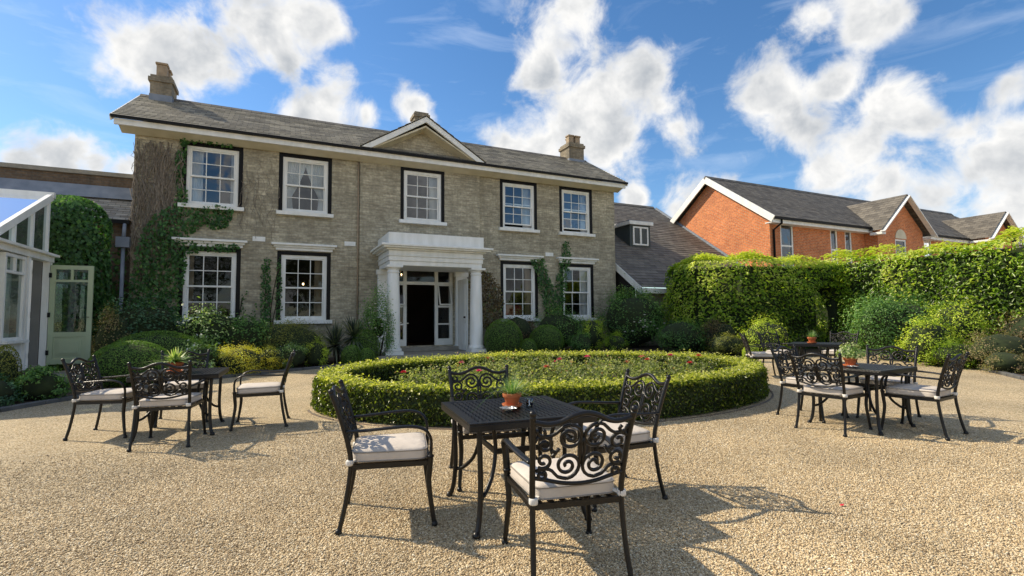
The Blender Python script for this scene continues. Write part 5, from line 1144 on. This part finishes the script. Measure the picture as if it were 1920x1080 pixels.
# climbing rose at the left column
cr = shrub('climbing_rose', 'white flowered climbing rose round the left porch column', 'rose', 2.72, 15.05, (.58, .45), 2.25, 4200, .055, 'shrub', 'loose', 77, core=.3)
rs = np.random.default_rng(8); flowers(cr, [(rs.uniform(-.35, .75), -.45+rs.normal()*.08, rs.uniform(.6, 1.9)) for _ in range(20)], .055, 'petal_white', 6)

# ivy and climbers on the walls
def inpoly(px, pz, poly):
    r = np.zeros(len(px), bool); j = len(poly)-1
    for i in range(len(poly)):
        xi, zi = poly[i]; xj, zj = poly[j]; c = ((zi > pz) != (zj > pz)) & (px < (xj-xi)*(pz-zi)/(zj-zi+1e-12)+xi); r ^= c; j = i
    return r
def ivy(name, label, polys, y, dens, L, leaf, seed, thick=.10, group=None, soft=.10):
    rs = np.random.default_rng(seed); bx = polys[0][0]; t = thing(name, label, 'climber', (bx[0], y, .25), group=group, world=True); Pa = []; nz = Noise3(3.0, 3, seed)
    for poly in polys:
        A = np.array(poly); lo, hi = A.min(0)-.2, A.max(0)+.2; n = int((hi-lo).prod()*dens); x = rs.uniform(lo[0], hi[0], n); z = rs.uniform(lo[1], hi[1], n)
        q = np.stack([x, x*0+y, z], 1); w = nz(q)*soft; k = inpoly(x+w, z+nz(q+5)*soft, poly); Pa.append(np.stack([x, y-.012-thick*rs.random(n)*(1+.8*nz(q*.6)).clip(.2, 2), z], 1)[k])
    P = np.concatenate(Pa); n = len(P); N = np.array([0, -1, .35])+rs.normal(size=(n, 3))*.42
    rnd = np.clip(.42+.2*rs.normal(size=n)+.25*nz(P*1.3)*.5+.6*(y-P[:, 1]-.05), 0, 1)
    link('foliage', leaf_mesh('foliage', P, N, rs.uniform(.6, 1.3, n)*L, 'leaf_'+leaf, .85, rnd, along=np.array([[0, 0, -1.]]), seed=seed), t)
    mb = MB()
    for i in range(4):
        A = np.array(polys[0]); k = rs.integers(0, n); tip = P[k]; mb.tube(smooth([(tip[0]+rs.normal()*.2, y-.02, .2), (tip[0]+rs.normal()*.12, y-.02, .2+(tip[2]-.2)*.5), (tip[0], y-.02, tip[2])], 5), .012, 5)
    part('stem', mb, 'bark_dark', t)
gi = 'ivy on the house front'
ivy('ivy', 'large dark ivy covering the lower left corner of the house', [[(-2.69, 4.67), (-2.44, 4.8), (-2.3, 4.6), (-1.71, 4.71), (-1.17, 4.65), (-1.36, 4.08), (-1.76, 3.89), (-1.9, 4.12), (-2.22, 3.86), (-2.46, 3.45), (-2.33, 3.2), (-2.43, 2.03), (-2.5, 1.0), (-3.68, 1.0), (-3.7, 1.88), (-3.56, 3.04), (-3.34, 3.79), (-3.18, 4.4)],
    [(-2.55, 6.6), (-2.36, 6.55), (-2.36, 6.03), (-2.38, 5.24), (-2.38, 4.7), (-2.69, 4.59), (-2.64, 5.21), (-2.62, 5.99)], [(-2.41, 3.66), (-1.15, 3.62), (-1.08, 3.53), (-1.3, 3.42), (-2.0, 3.36), (-2.45, 3.25)], [(-2.6, 6.66), (-1.2, 6.60), (-1.25, 6.52), (-2.5, 6.45)]], D, 620, .085, 'ivy', 31, .16, gi)
ivy('ivy', 'narrow ivy column between the two left ground floor windows', [[(-.36, 3.34), (-.17, 3.18), (-.18, 2.37), (-.12, 1.0), (-.42, 1.0), (-.45, 2.37), (-.43, 3.01)]], D, 620, .07, 'ivy', 32, .10, gi, .05)
ivy('ivy', 'thin ivy strip hugging the left edge of the second ground floor window', [[(-.02, 3.03), (.10, 3.36), (.14, 2.06), (.10, 1.2), (-.04, 1.2)]], D, 620, .06, 'ivy', 33, .12, gi, .03)
ivy('ivy', 'V shaped ivy between the two right ground floor windows', [[(8.59, 3.58), (9.15, 3.70), (9.42, 2.96), (9.66, 2.45), (9.86, 3.38), (10.07, 4.44), (10.24, 4.45), (10.38, 3.61), (10.15, 2.56), (9.78, 1.53), (9.72, 1.0), (9.3, 1.0), (9.05, 2.14), (8.92, 2.94)]], D, 520, .085, 'ivy', 34, .16, gi, .07)
ivy('climber', 'dark reddish climber on the wall right of the porch', [[(6.2, 1.0), (6.15, 3.0), (6.5, 3.25), (7.0, 3.05), (7.35, 2.3), (7.45, 1.0)]], D, 560, .08, 'bronze', 35, .35, soft=.1)
ivy('ivy', 'faint young ivy shoots at the foot of the house wall left of the porch', [[(-1.0, 1.0), (-.95, 2.2), (-.8, 2.3), (-.75, 1.4), (-.5, 2.0), (-.45, 1.0)]], D, 200, .06, 'ivy', 36, .05, gi, .08)
iw = thing('ivy_wall', 'wall smothered in dark ivy between conservatory and house', 'climber', (-4.3, 15.4, .2), world=True)
rs = np.random.default_rng(41); n = 9000; d = unit(rs.normal(size=(n, 3))); nz = Noise3(2.6, 3, 41); zz = rs.uniform(.3, 4.45, n); hw = np.where(zz > 3.6, .78*np.sqrt(np.clip(1-((zz-3.6)/.88)**2, 0, 1)), .78); a = rs.uniform(-.2, 3.34, n); q = 1+.13*nz(np.stack([a*2, zz*1.5, zz*0], 1))+rs.normal(size=n)*.04
P = np.stack([-4.62+np.cos(a)*hw*q, 15.6-np.sin(a)*.62*q*(hw/.78), zz], 1); N = np.stack([np.cos(a), -np.sin(a), 0*a+.4], 1)
rn = np.clip(.36+.2*rs.normal(size=n)+.45*(zz > 4.2), 0, 1)
link('foliage', leaf_mesh('foliage', P, N+rs.normal(size=(n, 3))*.4, rs.uniform(.07, .13, n), 'leaf_ivy', .85, rn, along=np.array([[0, 0, -1.]]), seed=41), iw)
mb = MB(); mb.ellipsoid((-4.62, 15.6, 2.0), (.66, .5, 2.3), 14, 10); part('inner_branches', mb, 'core_green', iw)
ivy('ivy', 'shaded ivy on the lean-to wall behind the downpipe', [[(-4.0, .9), (-4.0, 3.4), (-3.7, 3.5), (-3.68, .9)], [(-5.4, .5), (-5.4, 3.1), (-4.0, 3.1), (-4.0, .5)]], 17.0, 260, .10, 'ivy', 42, .2)
# bare vine stems at the upper left
bv = thing('bare_vine', 'tangle of bare brown vine stems on the upper left wall', 'climber', (-3.2, D, .25), world=True)
rs = np.random.default_rng(51)
for b in range(3):
    mb = MB()
    for k in range(55 if b < 2 else 22):
        x = rs.uniform(-3.66, -2.62) if b < 2 else rs.uniform(-1.0, .0); z = rs.uniform(2.5, 5.2) if b < 2 else rs.uniform(3.8, 4.8); pts = [(x, D-.02-rs.random()*.05, z)]
        st = rs.integers(8, 17)
        for s in range(st):
            x += rs.normal()*.055; z += rs.uniform(.10, .24)*(1 if b < 2 else .7)
            if z > 6.46 or x < -3.70: break
            pts.append((x, D-.015-rs.random()*.06, z))
        if len(pts) > 2: mb.tube(pts, [rs.uniform(.006, .016) if b < 2 else rs.uniform(.003, .006)]*len(pts), 4)
    part('stem', mb, 'bark', bv)
mb = MB()
for k in range(160):
    x, z = rs.uniform(-3.66, -2.6), rs.uniform(3.6, 6.45); pts = [(x, D-.03-rs.random()*.07, z)]
    for s in range(5): x = max(-3.7, x+rs.normal()*.05); z -= rs.uniform(.05, .13); pts.append((x, D-.02-rs.random()*.06, z))
    mb.tube(pts, .006, 4)
part('twigs', mb, 'bark', bv)['kind'] = 'stuff'

# trees across the courtyard (they are what the window glass mirrors)
def tree(label, x, y, h, r, n, seed):
    t = thing('garden_tree', label, 'tree', (x, y, zc(x, y)), group='trees behind the viewer'); rs = np.random.default_rng(seed); k = 60
    mb = MB(); mb.tube(smooth([(0, 0, 0), (.1, .05, h*.25), (0, .1, h*.55), (.1, 0, h*.9)], 4), [.28, .27, .26, .25, .24, .23, .2, .18, .15, .12, .1, .07, .05], 9)
    c = unit(rs.normal(size=(k, 3)))*rs.uniform(.35, 1, (k, 1))*np.array([r, r, h*.36])+np.array([0, 0, h*.62])
    for i in range(0, k, 3): mb.tube([(0, 0, h*.35+.2*h*rs.random()), tuple(c[i]*np.array([.5, .5, 1])-np.array([0, 0, .4])), tuple(c[i])], [.09, .05, .02], 5)
    part('trunk', mb, 'bark_dark', t); ci = rs.integers(0, k, n); off = unit(rs.normal(size=(n, 3)))*rs.uniform(.3, 1, (n, 1))*r*.33; P = c[ci]+off
    link('crown', leaf_mesh('crown', P, off+rs.normal(size=(n, 3))*.3+np.array([0, 0, .3]), rs.uniform(.16, .3, n), 'leaf_tree', .6, seed=seed), t)
for i, (x, y, h, r) in enumerate(((3, -26, 10, 4.5), (12, -30, 13, 5), (-10, -30, 11, 4.8))):
    tree(['round green tree across the courtyard', 'tallest tree across the courtyard', 'low broad tree across the courtyard', 'tree behind the left of the courtyard', 'far tree behind the right of the courtyard'][i], x, y, h, r, 9000, 60+i)

# fallen petal on the gravel
fp = thing('fallen_petal', 'single fallen red petal lying on the gravel at the right', 'petal', (3.72, 2.35, zg(3.72, 2.35)+.012))
mb = MB(); mb.add([(-.02, 0, 0), (0, -.014, .004), (.024, 0, .008), (.002, .015, .003)], [(0, 1, 2, 3)]); part('petal', mb, 'petal_red', fp)
for o in list(bpy.data.objects):
    if '_wo' in o: del o['_wo']
